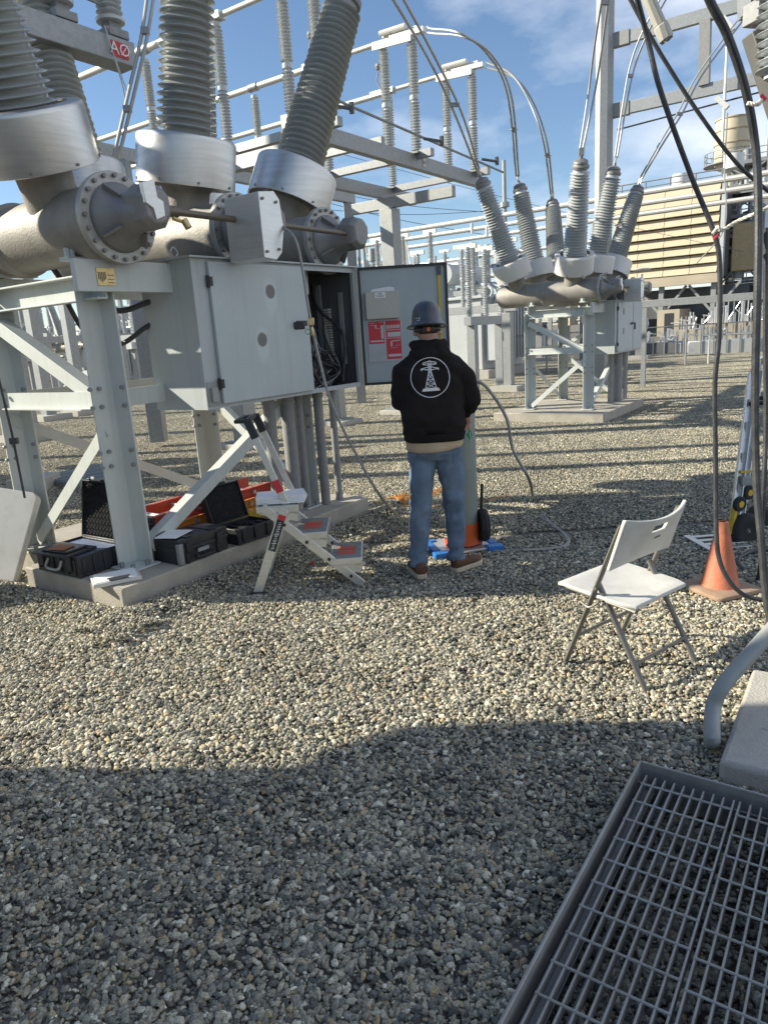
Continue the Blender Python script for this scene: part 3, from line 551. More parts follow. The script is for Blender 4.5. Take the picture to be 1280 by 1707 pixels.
q = B(); pp = D(513, 553, 5.06); q.tube([pp+Vector((math.cos(t)*.017, 0, math.sin(t)*.017)) for t in [i*PI/8 for i in range(17)]], .0025, n=5); q.build('green_tag_ring', M('green_ring', (.03, .3, .12)), ho)
# brass fitting at the hose's top
q = B(); q.cyl(D(462, 372, 5.2), D(470, 380, 5.2), .02, n=10); q.build('hose_fitting', brass, ho)
# arc of cable from behind man to the ground right of him
q = B(); q.tube(spl([D(770, 640, 5.6), D(800, 638, 5.5), D(822, 660, 5.5), D(845, 700, 5.4), D(855, 750, 5.4), D(882, 800, 5.4), G(890, 835, .012), G(915, 870, .012), G(940, 890, .012), G(947, 905, .012), G(925, 914, .012), G(870, 917, .03)], 12), .0125, n=8)
tag(q.build('air_hose', hosem), 'grey hose arching down from the gas cylinder and curling on gravel right of the man', 'hose')
q = B()
for k in range(7): q.tube(spl([G(640+6*k, 832-2*k, .02), G(668, 826+2*k, .025), G(705, 822+k*1.5, .02), G(735-4*k, 815+3*k, .025), G(745, 810, .02)], 8), .0045, n=5)
q.tube(spl([G(625, 838, .02), G(650, 842, .02), G(700, 843, .02), G(760, 842, .02), G(850, 826, .02)], 8), .0045, n=5)
tag(q.build('cord', orgf), 'thin orange cord coiled on gravel behind the man', 'cord')

# ================================================================== ITEMS ON THE PAD
def case_body(q, x0, x1, y0, y1, z0, z1):  # slightly tapered shell with ribs
    q.bx(x0+.008, x1-.008, y0+.008, y1-.008, z0, z1-.02); q.bx(x0, x1, y0, y1, z1-.035, z1)
    for i in range(4):
        yy = y0+(y1-y0)*(.12+.25*i); q.bx(x0-.006, x0+.01, yy, yy+.025, z0+.02, z1-.035)
        xx = x0+(x1-x0)*(.12+.25*i); q.bx(xx, xx+.025, y0-.006, y0+.01, z0+.02, z1-.035)
def foam_lid(par, ox, lw, lh, T, nx, ny):   # egg-crate foam
    q = B(); vs = []; nn = 4
    for j in range(ny*nn+1):
        for i in range(nx*nn+1):
            x = i/(nx*nn)*lw; y = j/(ny*nn)*lh; zz = .018*max(-.6, math.sin(i/nn*2*PI)*math.sin(j/nn*2*PI)+.25*math.cos(i/nn*2*PI))
            vs.append(T @ Vector((x, y, .01+zz)))
    fs = [(j*(nx*nn+1)+i, j*(nx*nn+1)+i+1, (j+1)*(nx*nn+1)+i+1, (j+1)*(nx*nn+1)+i) for j in range(ny*nn) for i in range(nx*nn)]
    q.add(vs, fs); return q.build('foam_lining', foam, par, ang=80)
# case 1: local axes of pad (x=u,y=v)
c1 = thing('equipment_case', 'open black hard case with egg-crate foam lid beside the nearest steel leg', 'equipment case', W(-.35, .13, .185), RZ)
q = B(); q.bx(0, .37, 0, .50, 0, .02); q.bx(0, .37, 0, .012, .02, .15); q.bx(0, .37, .488, .50, .02, .15); q.bx(0, .012, .012, .488, .02, .15); q.bx(.358, .37, .012, .488, .02, .15)
for i in range(6): q.bx(-.010, .0, .03+i*.085, .055+i*.085, .02, .13)
for i in range(5): q.bx(.03+i*.08, .05+i*.08, -.01, .0, .02, .13)
q.build('case_base', blk, c1, bev=.004)
q = B(); q.bx(.014, .356, .014, .486, .03, .128); q.build('foam_insert', foam, c1)
q = B(); q.bx(.02, .35, .02, .48, .129, .136); q.build('blue_panel', M('blue_grey_panel', (.16, .20, .30), .4), c1)
q = B(); q.bx(-.03, .22, .06, .42, .145, .165, Matrix.Rotation(R(6), 4, 'Z')); q.bx(.0, .18, .1, .36, .165, .18, Matrix.Rotation(R(6), 4, 'Z')); ts = q.build('tool_tray', blk, c1, bev=.006)
q = B(); q.bx(.03, .14, .14, .27, .181, .192, Matrix.Rotation(R(14), 4, 'Z')); q.build('leather_pouch', M('tan_leather', (.28, .12, .06), .7), c1, bev=.005)
for s in (.06, .38): q = B(); q.bx(-.026, -.008, s, s+.045, .05, .15); q.build('latch', blk, c1, bev=.004)
q = B(); q.tube(spl([(-.012, .17, .11), (-.04, .175, .06), (-.045, .25, .05), (-.04, .325, .06), (-.012, .33, .11)]), .009, n=8); q.build('carry_handle', greyc, c1)
la = R(98); Tl = Matrix.Translation((.375, .0, .15)) @ Matrix.Rotation(0, 4, 'Z')
ex = Vector((0, 1, 0)); ey = Vector((math.cos(R(80)), 0, math.sin(R(80)))); ez = Vector((-math.sin(R(80)), 0, math.cos(R(80))))
Tl = Matrix(((ex.x, ey.x, ez.x, .375), (ex.y, ey.y, ez.y, 0), (ex.z, ey.z, ez.z, .15), (0, 0, 0, 1)))
q = B(); q.bx(0, .50, 0, .42, -.045, -.03, Tl)
for (a0, a1, b0, b1) in ((0, .012, 0, .42), (.488, .5, 0, .42), (.012, .488, 0, .012), (.012, .488, .408, .42)): q.bx(a0, a1, b0, b1, -.03, .012, Tl)
for i in range(3): q.bx(.06+i*.17, .10+i*.17, .42, .432, -.03, .012, Tl)
q.build('case_lid', blk, c1, bev=.004)
foam_lid(c1, 0, .474, .394, Tl @ Matrix.Translation((.013, .013, -.025)), 12, 9)
q = B(); q.bx(.36, .40, .425, .445, -.02, .0, Tl); q.build('lid_latch', galv, c1, bev=.002)
# case 2 closed
c2 = thing('equipment_case', 'closed black hard case on the pad with papers lying on its lid', 'equipment case', W(.14, -.31, .185), RZ)
q = B(); q.bx(0, .44, 0, .29, 0, .10); q.bx(-.006, .446, -.006, .296, .085, .115)
for i in range(3): q.bx(.05+i*.14, .08+i*.14, -.012, 0, .0, .1)
q.build('case_base', blk, c2, bev=.012)
q = B(); q.bx(-.004, .444, -.004, .294, .116, .175)
for i in range(2): q.bx(.08+i*.22, .14+i*.22, .02, .27, .175, .182)
q.build('case_lid', blk, c2, bev=.018)
for s in (.05, .33): q = B(); q.bx(s, s+.05, -.02, -.006, .075, .15); q.build('latch', blk, c2, bev=.004)
q = B(); q.bx(-.012, .03, -.012, .03, .0, .155); q.build('scuffed_corner', galvd, c2, bev=.01)
q = B(); q.bx(.15, .25, -.0145, -.0065, .06, .085); q.build('case_badge', M('badge_grey', (.3, .31, .33), .3), c2)
q = B(); q.bx(.12, .15, -.03, -.015, .03, .045); q.tube(spl([(.13, -.012, .05), (.14, -.035, .035), (.26, -.035, .035), (.27, -.012, .05)]), .008, n=6); q.build('carry_handle', blk, c2)
pp = thing('paper_sheets', 'white paper sheets lying on the closed black case', 'papers', W(.16, -.26, .37), RZ+.3)
q = B()
for k in range(4): q.bx(-.0, .22, 0, .16, .0+k*.0015, .001+k*.0015, Matrix.Rotation(.05*k, 4, 'Z'))
q.build('sheet', paper, pp, smooth=False); q = B(); q.cyl((.02, .17, .012), (.15, .18, .012), .004, n=6); q.build('pen', blk, pp)
# case 3 open
c3 = thing('equipment_case', 'open black hard case with foam lid in front of the red and yellow ladders', 'equipment case', W(.66, -.34, .185), RZ-.08)
q = B(); q.bx(0, .36, 0, .28, 0, .02); q.bx(0, .36, 0, .01, .02, .12); q.bx(0, .36, .27, .28, .02, .12); q.bx(0, .01, .01, .27, .02, .12); q.bx(.35, .36, .01, .27, .02, .12)
for i in range(3): q.bx(.04+i*.12, .08+i*.12, -.012, .0, .02, .11)
q.build('case_base', blk, c3, bev=.004)
q = B(); q.bx(.012, .348, .012, .268, .03, .095)
for i in range(9): q.bx(.03+(i % 5)*.06, .07+(i % 5)*.06, .03+(i//5)*.12, .12+(i//5)*.12, .095, .10+random.random()*.02)
q.build('foam_insert', foam, c3, bev=.004)
ex = Vector((1, 0, 0)); ey = Vector((0, math.cos(R(72)), math.sin(R(72)))); ez = ex.cross(ey)
Tl = Matrix(((ex.x, ey.x, ez.x, 0), (ex.y, ey.y, ez.y, .285), (ex.z, ey.z, ez.z, .12), (0, 0, 0, 1))) 
q = B(); q.bx(0, .36, 0, .30, -.055, -.04, Tl)
for (a0, a1, b0, b1) in ((0, .012, 0, .30), (.348, .36, 0, .30), (.012, .348, 0, .012), (.012, .348, .288, .30)): q.bx(a0, a1, b0, b1, -.04, .006, Tl)
q.bx(.12, .24, .30, .318, -.045, .0, Tl)
q.build('case_lid', blk, c3, bev=.006); foam_lid(c3, 0, .334, .274, Tl @ Matrix.Translation((.013, .013, -.028)), 9, 7)
# clipboard / white storage clipboard at the corner of the pad
cl = thing('storage_clipboard', 'white storage clipboard lying on the near corner of the concrete pad', 'clipboard', W(-.33, .05, .187), RZ-.50)
q = B(); q.bx(0, .30, -.23, .0, .0, .028); q.build('box', whitep, cl, bev=.005)
q = B(); q.bx(.02, .28, -.215, -.015, .0285, .0315); q.build('sheets', paper, cl)
q = B(); q.bx(.10, .22, -.228, -.205, .032, .045); q.cyl((.09, -.215, .046), (.23, -.215, .046), .006, n=8); q.build('clip', darkeq, cl)
# ladders lying behind cases
def rail_ladder(lab, a0, a1, c0, z0, mt, h=.32, feet=True):
    t = thing('extension_ladder', lab, 'ladder')
    for k, zz in enumerate((z0, z0+.0)):
        off = 0 if k == 0 else h
        q = B(); q.chan(W(a0+(.06 if k else 0), c0+off, zz+.04), W(a1, c0+off+.03, zz+.04), .035, .085, .008, flip=1 if k else -1); rl = q.build('rail', mt, t)
        q = B(); p = W(a0+(.06 if k else 0), c0+off, zz+.04)
        for i in range(3):
            for j in range(3): q.cyl(p+gv*(-.02+.02*i)+Z*(-.03+.03*j), p-gu*.035+gv*(-.02+.02*i)+Z*(-.03+.03*j), .0085, n=8)
        q.cb(p-gu*0+Vector((0, 0, 0)), (.05, .05, .09)); q.build('rubber_shoe', blk, rl)
    a = a0+.18
    while a < a1-.05:
        q = B(); q.cyl(W(a, c0+.0, z0+.04), W(a, c0+h, z0+.04), .016, n=10); q.build('rung', ladalu, t); a += .30
    return t
rail_ladder('yellow fibreglass ladder at the bottom of the pile on the pad', .30, 1.7, .08, .19, yel, .30)
rail_ladder('orange ladder section lying in the middle of the pile', .22, 1.5, .13, .285, orgf, .33)
rail_ladder('red fibreglass ladder on top of the pile behind the black cases', .24, 1.62, .10, .385, redf, .36)
# folding table leaning at left edge
br_ = G(20, 980, .0); tr_ = D(64, 822, 5.36); Uy2 = (tr_-br_); TH = Uy2.length; Uy2.normalize()
Lx2 = Vector((-1, .16, .30)); Lx2 = (Lx2-Uy2*Lx2.dot(Uy2)).normalized()
n_ = Lx2.cross(Uy2).normalized(); n_ = n_ if n_.y < 0 else -n_
tb = thing('folding_table', 'white plastic folding table folded up and leaning at the left edge', 'table', (0, 0, 0))
def slab(q, off, th, w=.9, h=None, r_=.05):
    h = h or TH; poly = []
    for (cx_, cy_, a0_) in ((r_, r_, 180), (w-r_, r_, 270), (w-r_, h-r_, 0), (r_, h-r_, 90)):
        for i in range(7): an = R(a0_+i*15); poly.append((cx_+math.cos(an)*r_, cy_+math.sin(an)*r_))
    k = len(poly); f0 = lambda p, d: br_+Lx2*p[0]+Uy2*p[1]+n_*d
    q.add([f0(p, off) for p in poly]+[f0(p, off-th) for p in poly], [tuple(range(k)), tuple(range(k, 2*k))[::-1]]+[(i, (i+1) % k, k+(i+1) % k, k+i) for i in range(k)])
q = B(); slab(q, .0, .035); q.build('table_top', whitep, tb, bev=.006)
q = B(); slab(q, -.042, .035, h=TH-.005); q.build('table_top', whitep, tb, bev=.006)
q = B(); f0 = lambda a, c, d: br_+Lx2*a+Uy2*c+n_*d
q.tube([f0(.02, .2, -.0385), f0(.02, TH*.7, -.0385)], .006); q.tube([f0(.10, .1, -.095), f0(.10, TH*.85, -.095), f0(.8, TH*.85, -.095)], .012); q.build('folded_leg', brnz, tb)

# ================================================================== STEP LADDER
st = thing('step_ladder', 'aluminium three-step ladder with tall handrail in front of the cabinet', 'step ladder')
yn, yf = 4.56, 4.95
for i, yy in enumerate((yn, yf)):
    dy = yy-yn
    q = B(); q.bar((-.80, yy, .60), (-.175, yy+.02, .01), .058, .022, ref=(0, 1, 0)); q.build('front_rail', ladalu, st, bev=.003)
    q = B(); q.bar((-.655, yy, .575), (-.885, yy-.02, .012), .062, .022, ref=(0, 1, 0)); lg = q.build('rear_leg', ladalu, st, bev=.003)
    q = B(); q.cb((-.885, yy-.02, .012), (.10, .045, .022)); q.build('rubber_foot', blk, lg, bev=.005)
    if i == 0:
        q = B(); q.bar((-.672, yy-.0125, .53), (-.762, yy-.021, .30), .050, .001, ref=(0, 1, 0)); q.build('warning_label', blk, lg)
        q = B(); q.bar((-.668, yy-.014, .538), (-.681, yy-.0145, .505), .052, .001, ref=(0, 1, 0)); q.build('red_label', redm, lg)
        q = B(); d0 = Vector((-.687, yy-.0155, .49)); dv = Vector((-.09, -.0075, -.23)).normalized()
        for k in range(16):
            p = d0+dv*(k*.0125); w_ = random.uniform(.006, .02); q.cb(p-Vector((0, .0016, 0)), (w_*1.6, .001, random.uniform(.002, .006)))
        q.build('label_print', paper, lg)
    q = B(); q.bar((-.615, yy+.03, .52), (-.835, yy+.05-.06*i, 1.14), .045, .02, ref=(0, 1, 0)); hr = q.build('handrail', ladalu, st, bev=.003)
    q = B(); q.bar((-.674, yy+.034-.012*i, .685), (-.702, yy+.037-.02*i, .765), .047, .023, ref=(0, 1, 0)); q.build('red_label', redm, hr)
    q = B(); q.bar((-.80, yy+.04-.06*i, 1.05), (-.845, yy+.05-.06*i, 1.172), .052, .03, ref=(0, 1, 0)); q.build('grip_sleeve', blk, hr, bev=.005)
    q = B()
    for k in range(4): p = Vector((-.80, yy-.016, .60)).lerp(Vector((-.175, yy+.004, .01)), .22+.22*k); q.cyl(p+Vector((0, .01, 0)), p-Vector((0, .004, 0)), .011, n=10)
    q.build('rivet', blk, st)
q = B(); q.bar((-.845, yn+.03, 1.165), (-.845, yf+.0, 1.165), .03, .03); q.bx(-.93, -.84, yn+.04, yn+.10, 1.15, 1.175); q.bx(-.93, -.84, yf-.07, yf-.01, 1.15, 1.175); q.bx(-.93, -.90, yn+.1, yf-.07, 1.15, 1.175); q.build('top_grip', blk, st, bev=.008)
for k, (x0, x1, zz) in enumerate(((-.84, -.56, .60), (-.60, -.385, .405), (-.385, -.165, .21))):
    q = B(); q.bx(x0, x1, yn-.002, yf+.002, zz-.045, zz); sp = q.build('step', ladalu, st, bev=.003)
    q = B()
    for i in range(12): q.bx(x0+.01, x1-.01, yn+.01+i*.032, yn+.024+i*.032, zz, zz+.003)
    for i in range(10): q.bx(x1, x1+.003, yn+.01+i*.038, yn+.02+i*.038, zz-.04, zz-.005)
    q.build('tread_rib', M('tread_grip', (.25, .25, .24), .8), sp)
    if k:
        for s in (0, 1): q = B(); q.bx(x0+.05, x1-.05, yn+.09+s*.10, yn+.17+s*.10, zz+.0032, zz+.0045); q.build('red_sticker', M('sticker_red', (.62, .10, .06), .6), sp, smooth=False)
    for yy in (yn, yf): 
        q = B(); q.bar((x0+.02, yy+(.014 if yy == yn else -.014), zz-.03), (x1-.01, yy+(.014 if yy == yn else -.014), zz-.09), .05, .006, ref=(0, 1, 0)); q.build('step_bracket', ladalu, sp)
nb = thing('notebook', 'stack of white papers and notebook on the top step of the step ladder', 'papers', (-.84, 4.58, .604), .05)
q = B()
for k in range(5): q.bx(.0, .32, 0, .22, .005+k*.009, .0125+k*.009, Matrix.Rotation(.03*(k-2), 4, 'Z'))
q.build('pages', paper, nb, bev=.002)
q = B(); q.lathe([(0, 0), (.014, .004), (.016, .014), (.010, .022), (0, .024)], G(521, 941, .012), n=12); tag(q.build('bottle_cap', redm), 'small red plastic cap on the gravel below the step ladder', 'cap')

# ================================================================== GAS CYLINDER, SCALE
gc = Vector((.60, 5.28, 0))
gt = thing('gas_cylinder', 'grey-green gas cylinder standing upright behind the man', 'gas cylinder', gc)
q = B(); q.lathe([(.0, .14), (.10, .14), (.118, .16), (.118, 1.14), (.11, 1.19), (.08, 1.24), (.04, 1.27), (.035, 1.30), (0, 1.30)], n=32); q.build('body', gascyl, gt)
q = B(); q.lathe([(.03, 1.28), (.035, 1.29), (.035, 1.34), (.02, 1.36), (0, 1.36)], n=16); q.build('valve_cap', brass, gt)
q = B(); cc = Vector((.045, -.112, .90)); 
q.add([cc+Vector((.035*math.cos(a_+0)*1, -.004+.010*abs(math.cos(a_)), .05*math.sin(a_))) for a_ in (0, PI/2, PI, 3*PI/2)], [(0, 1, 2, 3)])
xl, zl = .04, .055; cs = []
for (dx, dz) in ((-1, 0), (0, -1), (1, 0), (0, 1)):
    an = -PI/2+R(30)+dx*.36; cs.append(Vector((math.cos(an)*.1195, math.sin(an)*.1195, .90+dz*zl)))
mid = Vector((math.cos(-PI/2+R(30))*.1205, math.sin(-PI/2+R(30))*.1205, .90))
q = B(); q.add(cs+[mid], [(0, 1, 4), (1, 2, 4), (2, 3, 4), (3, 0, 4)]); q.build('hazard_diamond', greenl, gt, smooth=False)
q = B()
for i in range(4):
    p, p2 = cs[i]*1.012, cs[(i+1) % 4]*1.012; p.z = cs[i].z; p2.z = cs[(i+1) % 4].z; p = mid.lerp(p, .86); p2 = mid.lerp(p2, .86); p.x *= 1.01; p.y *= 1.01; p2.x *= 1.01; p2.y *= 1.01; q.tube([p, p2], .0015, n=4)
q.tube([mid*1.0+Vector((.004, -.004, .02)), mid+Vector((.004, -.004, -.02))], .002, n=4); q.build('hazard_print', paper, gt)
ct = thing('cylinder_cart', 'orange cylinder base and black wheel on the blue platform scale', 'cart', gc)
q = B(); q.lathe([(.121, .05), (.124, .06), (.124, .22), (.1205, .22), (.1195, .08), (.121, .05)], n=32); q.bx(-.14, .14, -.05, .14, .045, .06); q.build('orange_shroud', M('orange_paint', (.62, .12, .03), .4), ct)
q = B(); q.lathe([(.0, -.03), (.05, -.03), (.085, -.035), (.12, -.03), (.13, 0), (.12, .03), (.085, .035), (.05, .03), (0, .03)], (.15, -.03, .19), (1, .1, 0), n=28); q.build('wheel', tyre, ct)
q = B(); q.tube([(.13, .0, .1), (.16, .02, .5)], .012); q.build('cart_frame', blk, ct)
sc_ = thing('platform_scale', 'blue-cornered platform scale under the gas cylinder on the gravel', 'scale', gc, .25)
q = B(); q.bx(-.24, .22, -.18, .22, .022, .04); q.build('plate', ladalu, sc_, bev=.003)
for (a0, b0) in ((-.30, -.2), (.12, -.2), (-.30, .14), (.12, .14)): q = B(); q.bx(a0, a0+.13, b0, b0+.08, .0, .05); q.build('corner_block', blue, sc_, bev=.006)
for a0 in (-.28, .18): q = B(); q.bx(a0, a0+.06, -.1, .16, .01, .05); q.build('side_rail', blue, sc_, bev=.006)

# ================================================================== CHAIR
F1 = G(942, 1105); dC = Vector((.6, -.8, 0)); lC = Vector((.8, .6, 0))
ch = thing('folding_chair', 'white plastic folding chair with dark bronze frame standing on the gravel', 'chair')
CP = lambda d, l, z: F1+dC*d+lC*l+Z*z
ovl = [(.011*math.cos(i*PI/6), .0165*math.sin(i*PI/6)) for i in range(12)]
for i, l_ in enumerate((0, .46)):
    q = B(); q.ext(ovl, CP(0, l_, 0), CP(.305, l_, .765), ref=lC); lg = q.build('front_leg', brnz, ch)
    q = B(); q.ext(ovl, CP(.44, l_+(.02 if i == 0 else -.02), 0), CP(.17, l_+(.02 if i == 0 else -.02), .47), ref=lC); q.build('rear_leg', brnz, ch)
    q = B(); q.cyl(CP(.18, l_-.016, .445), CP(.18, l_+.03*(1 if i == 0 else 1), .445), .008, n=8); q.tube(spl([CP(.10, l_-.014, .36), CP(.15, l_-.018, .345), CP(.20, l_-.014, .38), CP(.20, l_-.012, .40)]), .006, n=6); q.build('hinge_link', brnz, ch)
    q = B(); q.ext(ovl, CP(.0, l_+(.02 if i == 0 else -.02), .40), CP(.38, l_+(.02 if i == 0 else -.02), .375), ref=lC); q.build('seat_bracket', brnz, ch)
q = B(); q.cyl(CP(.07, 0, .17), CP(.07, .46, .17), .009, n=10); q.build('stretcher', brnz, ch)
q = B(); q.cyl(CP(.375, .02, .115), CP(.375, .44, .115), .009, n=10); q.build('stretcher', brnz, ch)
# seat: moulded sheet with a rolled front
q = B(); nu, nv = 16, 12; vs = []
def seatz(s, t):
    d = -.045+.42*s; wd = .235-.012*abs(s-.3); l_ = .23+(t-.5)*2*wd*(1-.10*max(0, s-.85)/.15); z = .428-.028*s-.020*math.sin(PI*min(1, s*1.05))*(1-(2*t-1)**2)+(.006-.10*(max(0, .10-s))**1.2); return d, l_, z
for side in (0, 1):
    for j in range(nv+1):
        for i in range(nu+1):
            s, t = i/nu, j/nv; d, l_, z = seatz(s, t); e = max(abs(2*s-1), abs(2*t-1)); z2 = z-(.004 if side == 0 else (.026-.0*e)); 
            if side == 0 and e > .93: z2 -= .004
            vs.append(CP(d, l_, z2))
n1_ = (nu+1)*(nv+1); fs = []
for j in range(nv):
    for i in range(nu):
        a_ = j*(nu+1)+i; fs += [(a_, a_+1, a_+nu+2, a_+nu+1), (n1_+a_, n1_+a_+nu+1, n1_+a_+nu+2, n1_+a_+1)]
def rim(fs, nu, nv, n1_):
    bd = [i for i in range(nu+1)]+[(j)*(nu+1)+nu for j in range(1, nv+1)]+[nv*(nu+1)+i for i in range(nu-1, -1, -1)]+[j*(nu+1) for j in range(nv-1, 0, -1)]
    for k in range(len(bd)): a_, c_ = bd[k], bd[(k+1) % len(bd)]; fs.append((a_, n1_+a_, n1_+c_, c_))
rim(fs, nu, nv, n1_); q.add(vs, fs); q.build('seat', whitep, ch, bev=.004, ang=50)
# backrest curved with hand slot
q = B(); vs = []; nu, nv = 26, 12
def bkp(s, t, off):   # s across, t up
    l_ = -.015+.49*s; z = .565+.205*t; curve = .045*(1-(2*s-1)**2); d = .32*(z/.80)+.012+curve*(.5+.5*t)+off; z += .03*(2*s-1)**2*t-(.02*(2*s-1)**2)*(1-t)
    return CP(d, l_, z)
hole = {(i, j) for i in range(10, 16) for j in (8, 9)}
for side in (0, 1):
    for j in range(nv+1):
        for i in range(nu+1): vs.append(bkp(i/nu, j/nv, 0 if side == 0 else .020))
n1_ = (nu+1)*(nv+1); fs = []
for j in range(nv):
    for i in range(nu):
        if (i, j) in hole: continue
        a_ = j*(nu+1)+i; fs += [(a_, a_+1, a_+nu+2, a_+nu+1), (n1_+a_, n1_+a_+nu+1, n1_+a_+nu+2, n1_+a_+1)]
rim(fs, nu, nv, n1_)
hb = [(8, i) for i in range(10, 17)]+[(j, 16) for j in (9, 10)]+[(10, i) for i in range(15, 9, -1)]+[(9, 10)]
hb = [j*(nu+1)+i for j, i in hb]
for k in range(len(hb)): a_, c_ = hb[k], hb[(k+1) % len(hb)]; fs.append((a_, c_, n1_+c_, n1_+a_))
q.add(vs, fs); q.build('backrest', whitep, ch, bev=.005, ang=50)
q = B(); p = [bkp(.47, .48, .022), bkp(.57, .48, .022), bkp(.57, .53, .022), bkp(.47, .53, .022)]; q.add(p, [(0, 1, 2, 3)]); q.build('moulded_mark', darkeq, ch, smooth=False)

# ================================================================== CONE
cp = G(1198, 985); cp.z = .012
co = thing('traffic_cone', 'faded orange traffic cone with dusty base right of the folding chair', 'traffic cone', cp, .35)
q = B(); q.lathe([(.115, .03), (.105, .05), (.032, .415), (.030, .43), (.022, .43), (.024, .41), (.09, .03)], n=36, close=True); q.build('cone_body', orange, co, ang=60)
q = B(); s = .175; poly = []
for (cx_, cy_, a0_) in ((-s+.05, -s+.05, 180), (s-.05, -s+.05, 270), (s-.05, s-.05, 0), (-s+.05, s-.05, 90)):
    for i in range(5): an = R(a0_+i*22.5); poly.append((cx_+math.cos(an)*.05, cy_+math.sin(an)*.05))
k = len(poly); q.add([(p[0], p[1], 0) for p in poly]+[(p[0], p[1], .024) for p in poly]+[(p[0]*.85, p[1]*.85, .034) for p in poly], [tuple(range(k))[::-1], tuple(range(2*k, 3*k))]+[(j*k+i, j*k+(i+1) % k, (j+1)*k+(i+1) % k, (j+1)*k+i) for j in range(2) for i in range(k)])
q.build('cone_base', conebase, co, bev=.006)

# ================================================================== HAND TRUCK
ht = thing('hand_truck', 'aluminium hand truck with black wheels and yellow hubs by the hanging cables', 'hand truck')
A0 = D(1222, 880, 5.0); A1 = D(1254, 622, 5.3); sid = Vector((.20, .30, 0))
for k in range(2):
    o_ = sid*k; q = B(); q.chan(A0+o_, A1+o_, .035, .06, .005, ref=(1, 0, 0)); q.build('side_rail', ladalu, ht)
q = B(); q.tube(spl([A1, A1+Vector((.03, .04, .07)), A1+sid*.5+Vector((.03, 0, .10)), A1+sid+Vector((.02, -.02, .07)), A1+sid]), .014, n=8); q.build('top_loop', ladalu, ht)
q = B(); q.tube([A0.lerp(A1, .80), A0.lerp(A1, .80)+Vector((.12, -.12, .02))], .016); q.tube([A0.lerp(A1, .80)+sid, A0.lerp(A1, .80)+sid+Vector((.12, -.12, .02))], .016); q.build('handle_grip', blk, ht)
for k, t_ in enumerate((.25, .45, .65, .8)):
    q = B(); q.bar(A0.lerp(A1, t_), A0.lerp(A1, t_)+sid, .01, .07, ref=(A1-A0)); q.build('cross_plate', ladalu, ht)
pl0 = G(1165, 905, .02)
q = B(); e1 = (A0-pl0); e1.z = 0; e1.normalize(); e2 = Vector((-e1.y, e1.x, 0))
for k in range(4): p = pl0+e2*(-.15+.10*k)+e1*.0; q.bar(p, p+e1*.30, .045, .008)
q.bar(pl0-e2*.2, pl0+e2*.2, .05, .009); q.build('toe_plate', ladalu, ht, bev=.002)
for k, (px, py, d) in enumerate(((1241, 884, 5.0), (1262, 868, 5.35))):
    p = D(px, py, d); q = B(); q.lathe([(.035, -.03), (.07, -.035), (.10, -.04), (.125, -.025), (.130, 0), (.125, .025), (.10, .04), (.07, .035), (.035, .03)], p, (.35, -.94, 0), n=32); wl = q.build('wheel', tyre, ht, ang=60)
    q = B(); q.lathe([(0, -.035), (.02, -.035), (.025, -.02), (.06, -.012), (.065, .012), (.02, .03), (0, .035)], p, (.35, -.94, 0), n=20); q.build('rim', darkeq, wl)
    q = B(); q.cyl(p+Vector((.35, -.94, 0)).normalized()*.03, p+Vector((.35, -.94, 0)).normalized()*.042, .009, n=8); q.build('axle_end', galv, wl)
for k, (px, py, d) in enumerate(((1232, 840, 4.95), (1247, 821, 5.25))):
    p = D(px, py, d); q = B(); q.lathe([(.02, -.016), (.048, -.018), (.056, -.008), (.056, .008), (.048, .018), (.02, .016)], p, (.35, -.94, 0), n=24); wl = q.build('caster', tyre, ht)
    q = B(); q.cyl(p+Vector((.35, -.94, 0))*.02, p-Vector((.35, -.94, 0))*.02, .024, n=16); q.build('yellow_hub', yel, wl)
q = B(); q.bar(D(1217, 890, 4.97), D(1224, 845, 4.99), .03, .035); q.build('yellow_strut', yel, ht)
q = B(); q.cb(D(1240, 800, 5.1), (.08, .1, .06)); q.build('caster_block', greyc, ht, bev=.004); q = B(); q.cb(D(1243, 786, 5.1), (.09, .03, .015)); q.build('yellow_edge', yel, ht)

# ================================================================== FOREGROUND RIGHT: grate, foundation, grey pipe
C0 = G(1066, 1268, .14); C0.z = 0
def WG(a, c, z): return C0-gu*a-gv*c+Z*z       # a towards camera, c to the right
gt_ = thing('cable_trench_grate', 'blue-grey steel bar grating in a raised frame at the lower right', 'grating')
LG, WGd = 2.0, 1.15
q = B(); q.bar(WG(-.005, 0, .07), WG(LG, 0, .07), .010, .14); q.build('frame_side', gratem, gt_, bev=.003)
q = B(); q.bar(WG(0, -.005, .07), WG(0, WGd+.3, .07), .010, .14); q.build('frame_side', gratem, gt_, bev=.003)
q = B(); q.bar(WG(.03, .035, .055), WG(LG, .035, .055), .055, .008); q.bar(WG(.03, .105, .035), WG(LG, .105, .035), .007, .045); q.bar(WG(.03, .14, .0), WG(LG, .14, .0), .06, .006); q.build('support_ledge', galvd, gt_)
q = B(); q.bar(WG(.035, .0, .05), WG(.035, WGd+.3, .05), .008, .06); q.build('support_ledge', galvd, gt_)
sp = .0305; nb_bars = 36; brm = None
for i in range(nb_bars):
    c_ = .035+i*sp+(-.013 if i >= 10 else 0); q = B(); q.bar(WG(.045, c_, .104), WG(LG, c_, .104), .0055, .034); q.build('bearing_bar', gratem, gt_, bev=.001)
for i in range(19):
    q = B(); q.cyl(WG(.10+i*.102, .030, .120), WG(.10+i*.102, .035+9*sp+.004, .120), .0038, n=6); q.build('cross_rod', gratem, gt_)
    q = B(); q.cyl(WG(.10+i*.102+.02, .035+10*sp-.016, .120), WG(.10+i*.102+.02, WGd+.05, .120), .0038, n=6); q.build('cross_rod', gratem, gt_)
q = B(); vs = []; ng1, ng2 = 60, 40
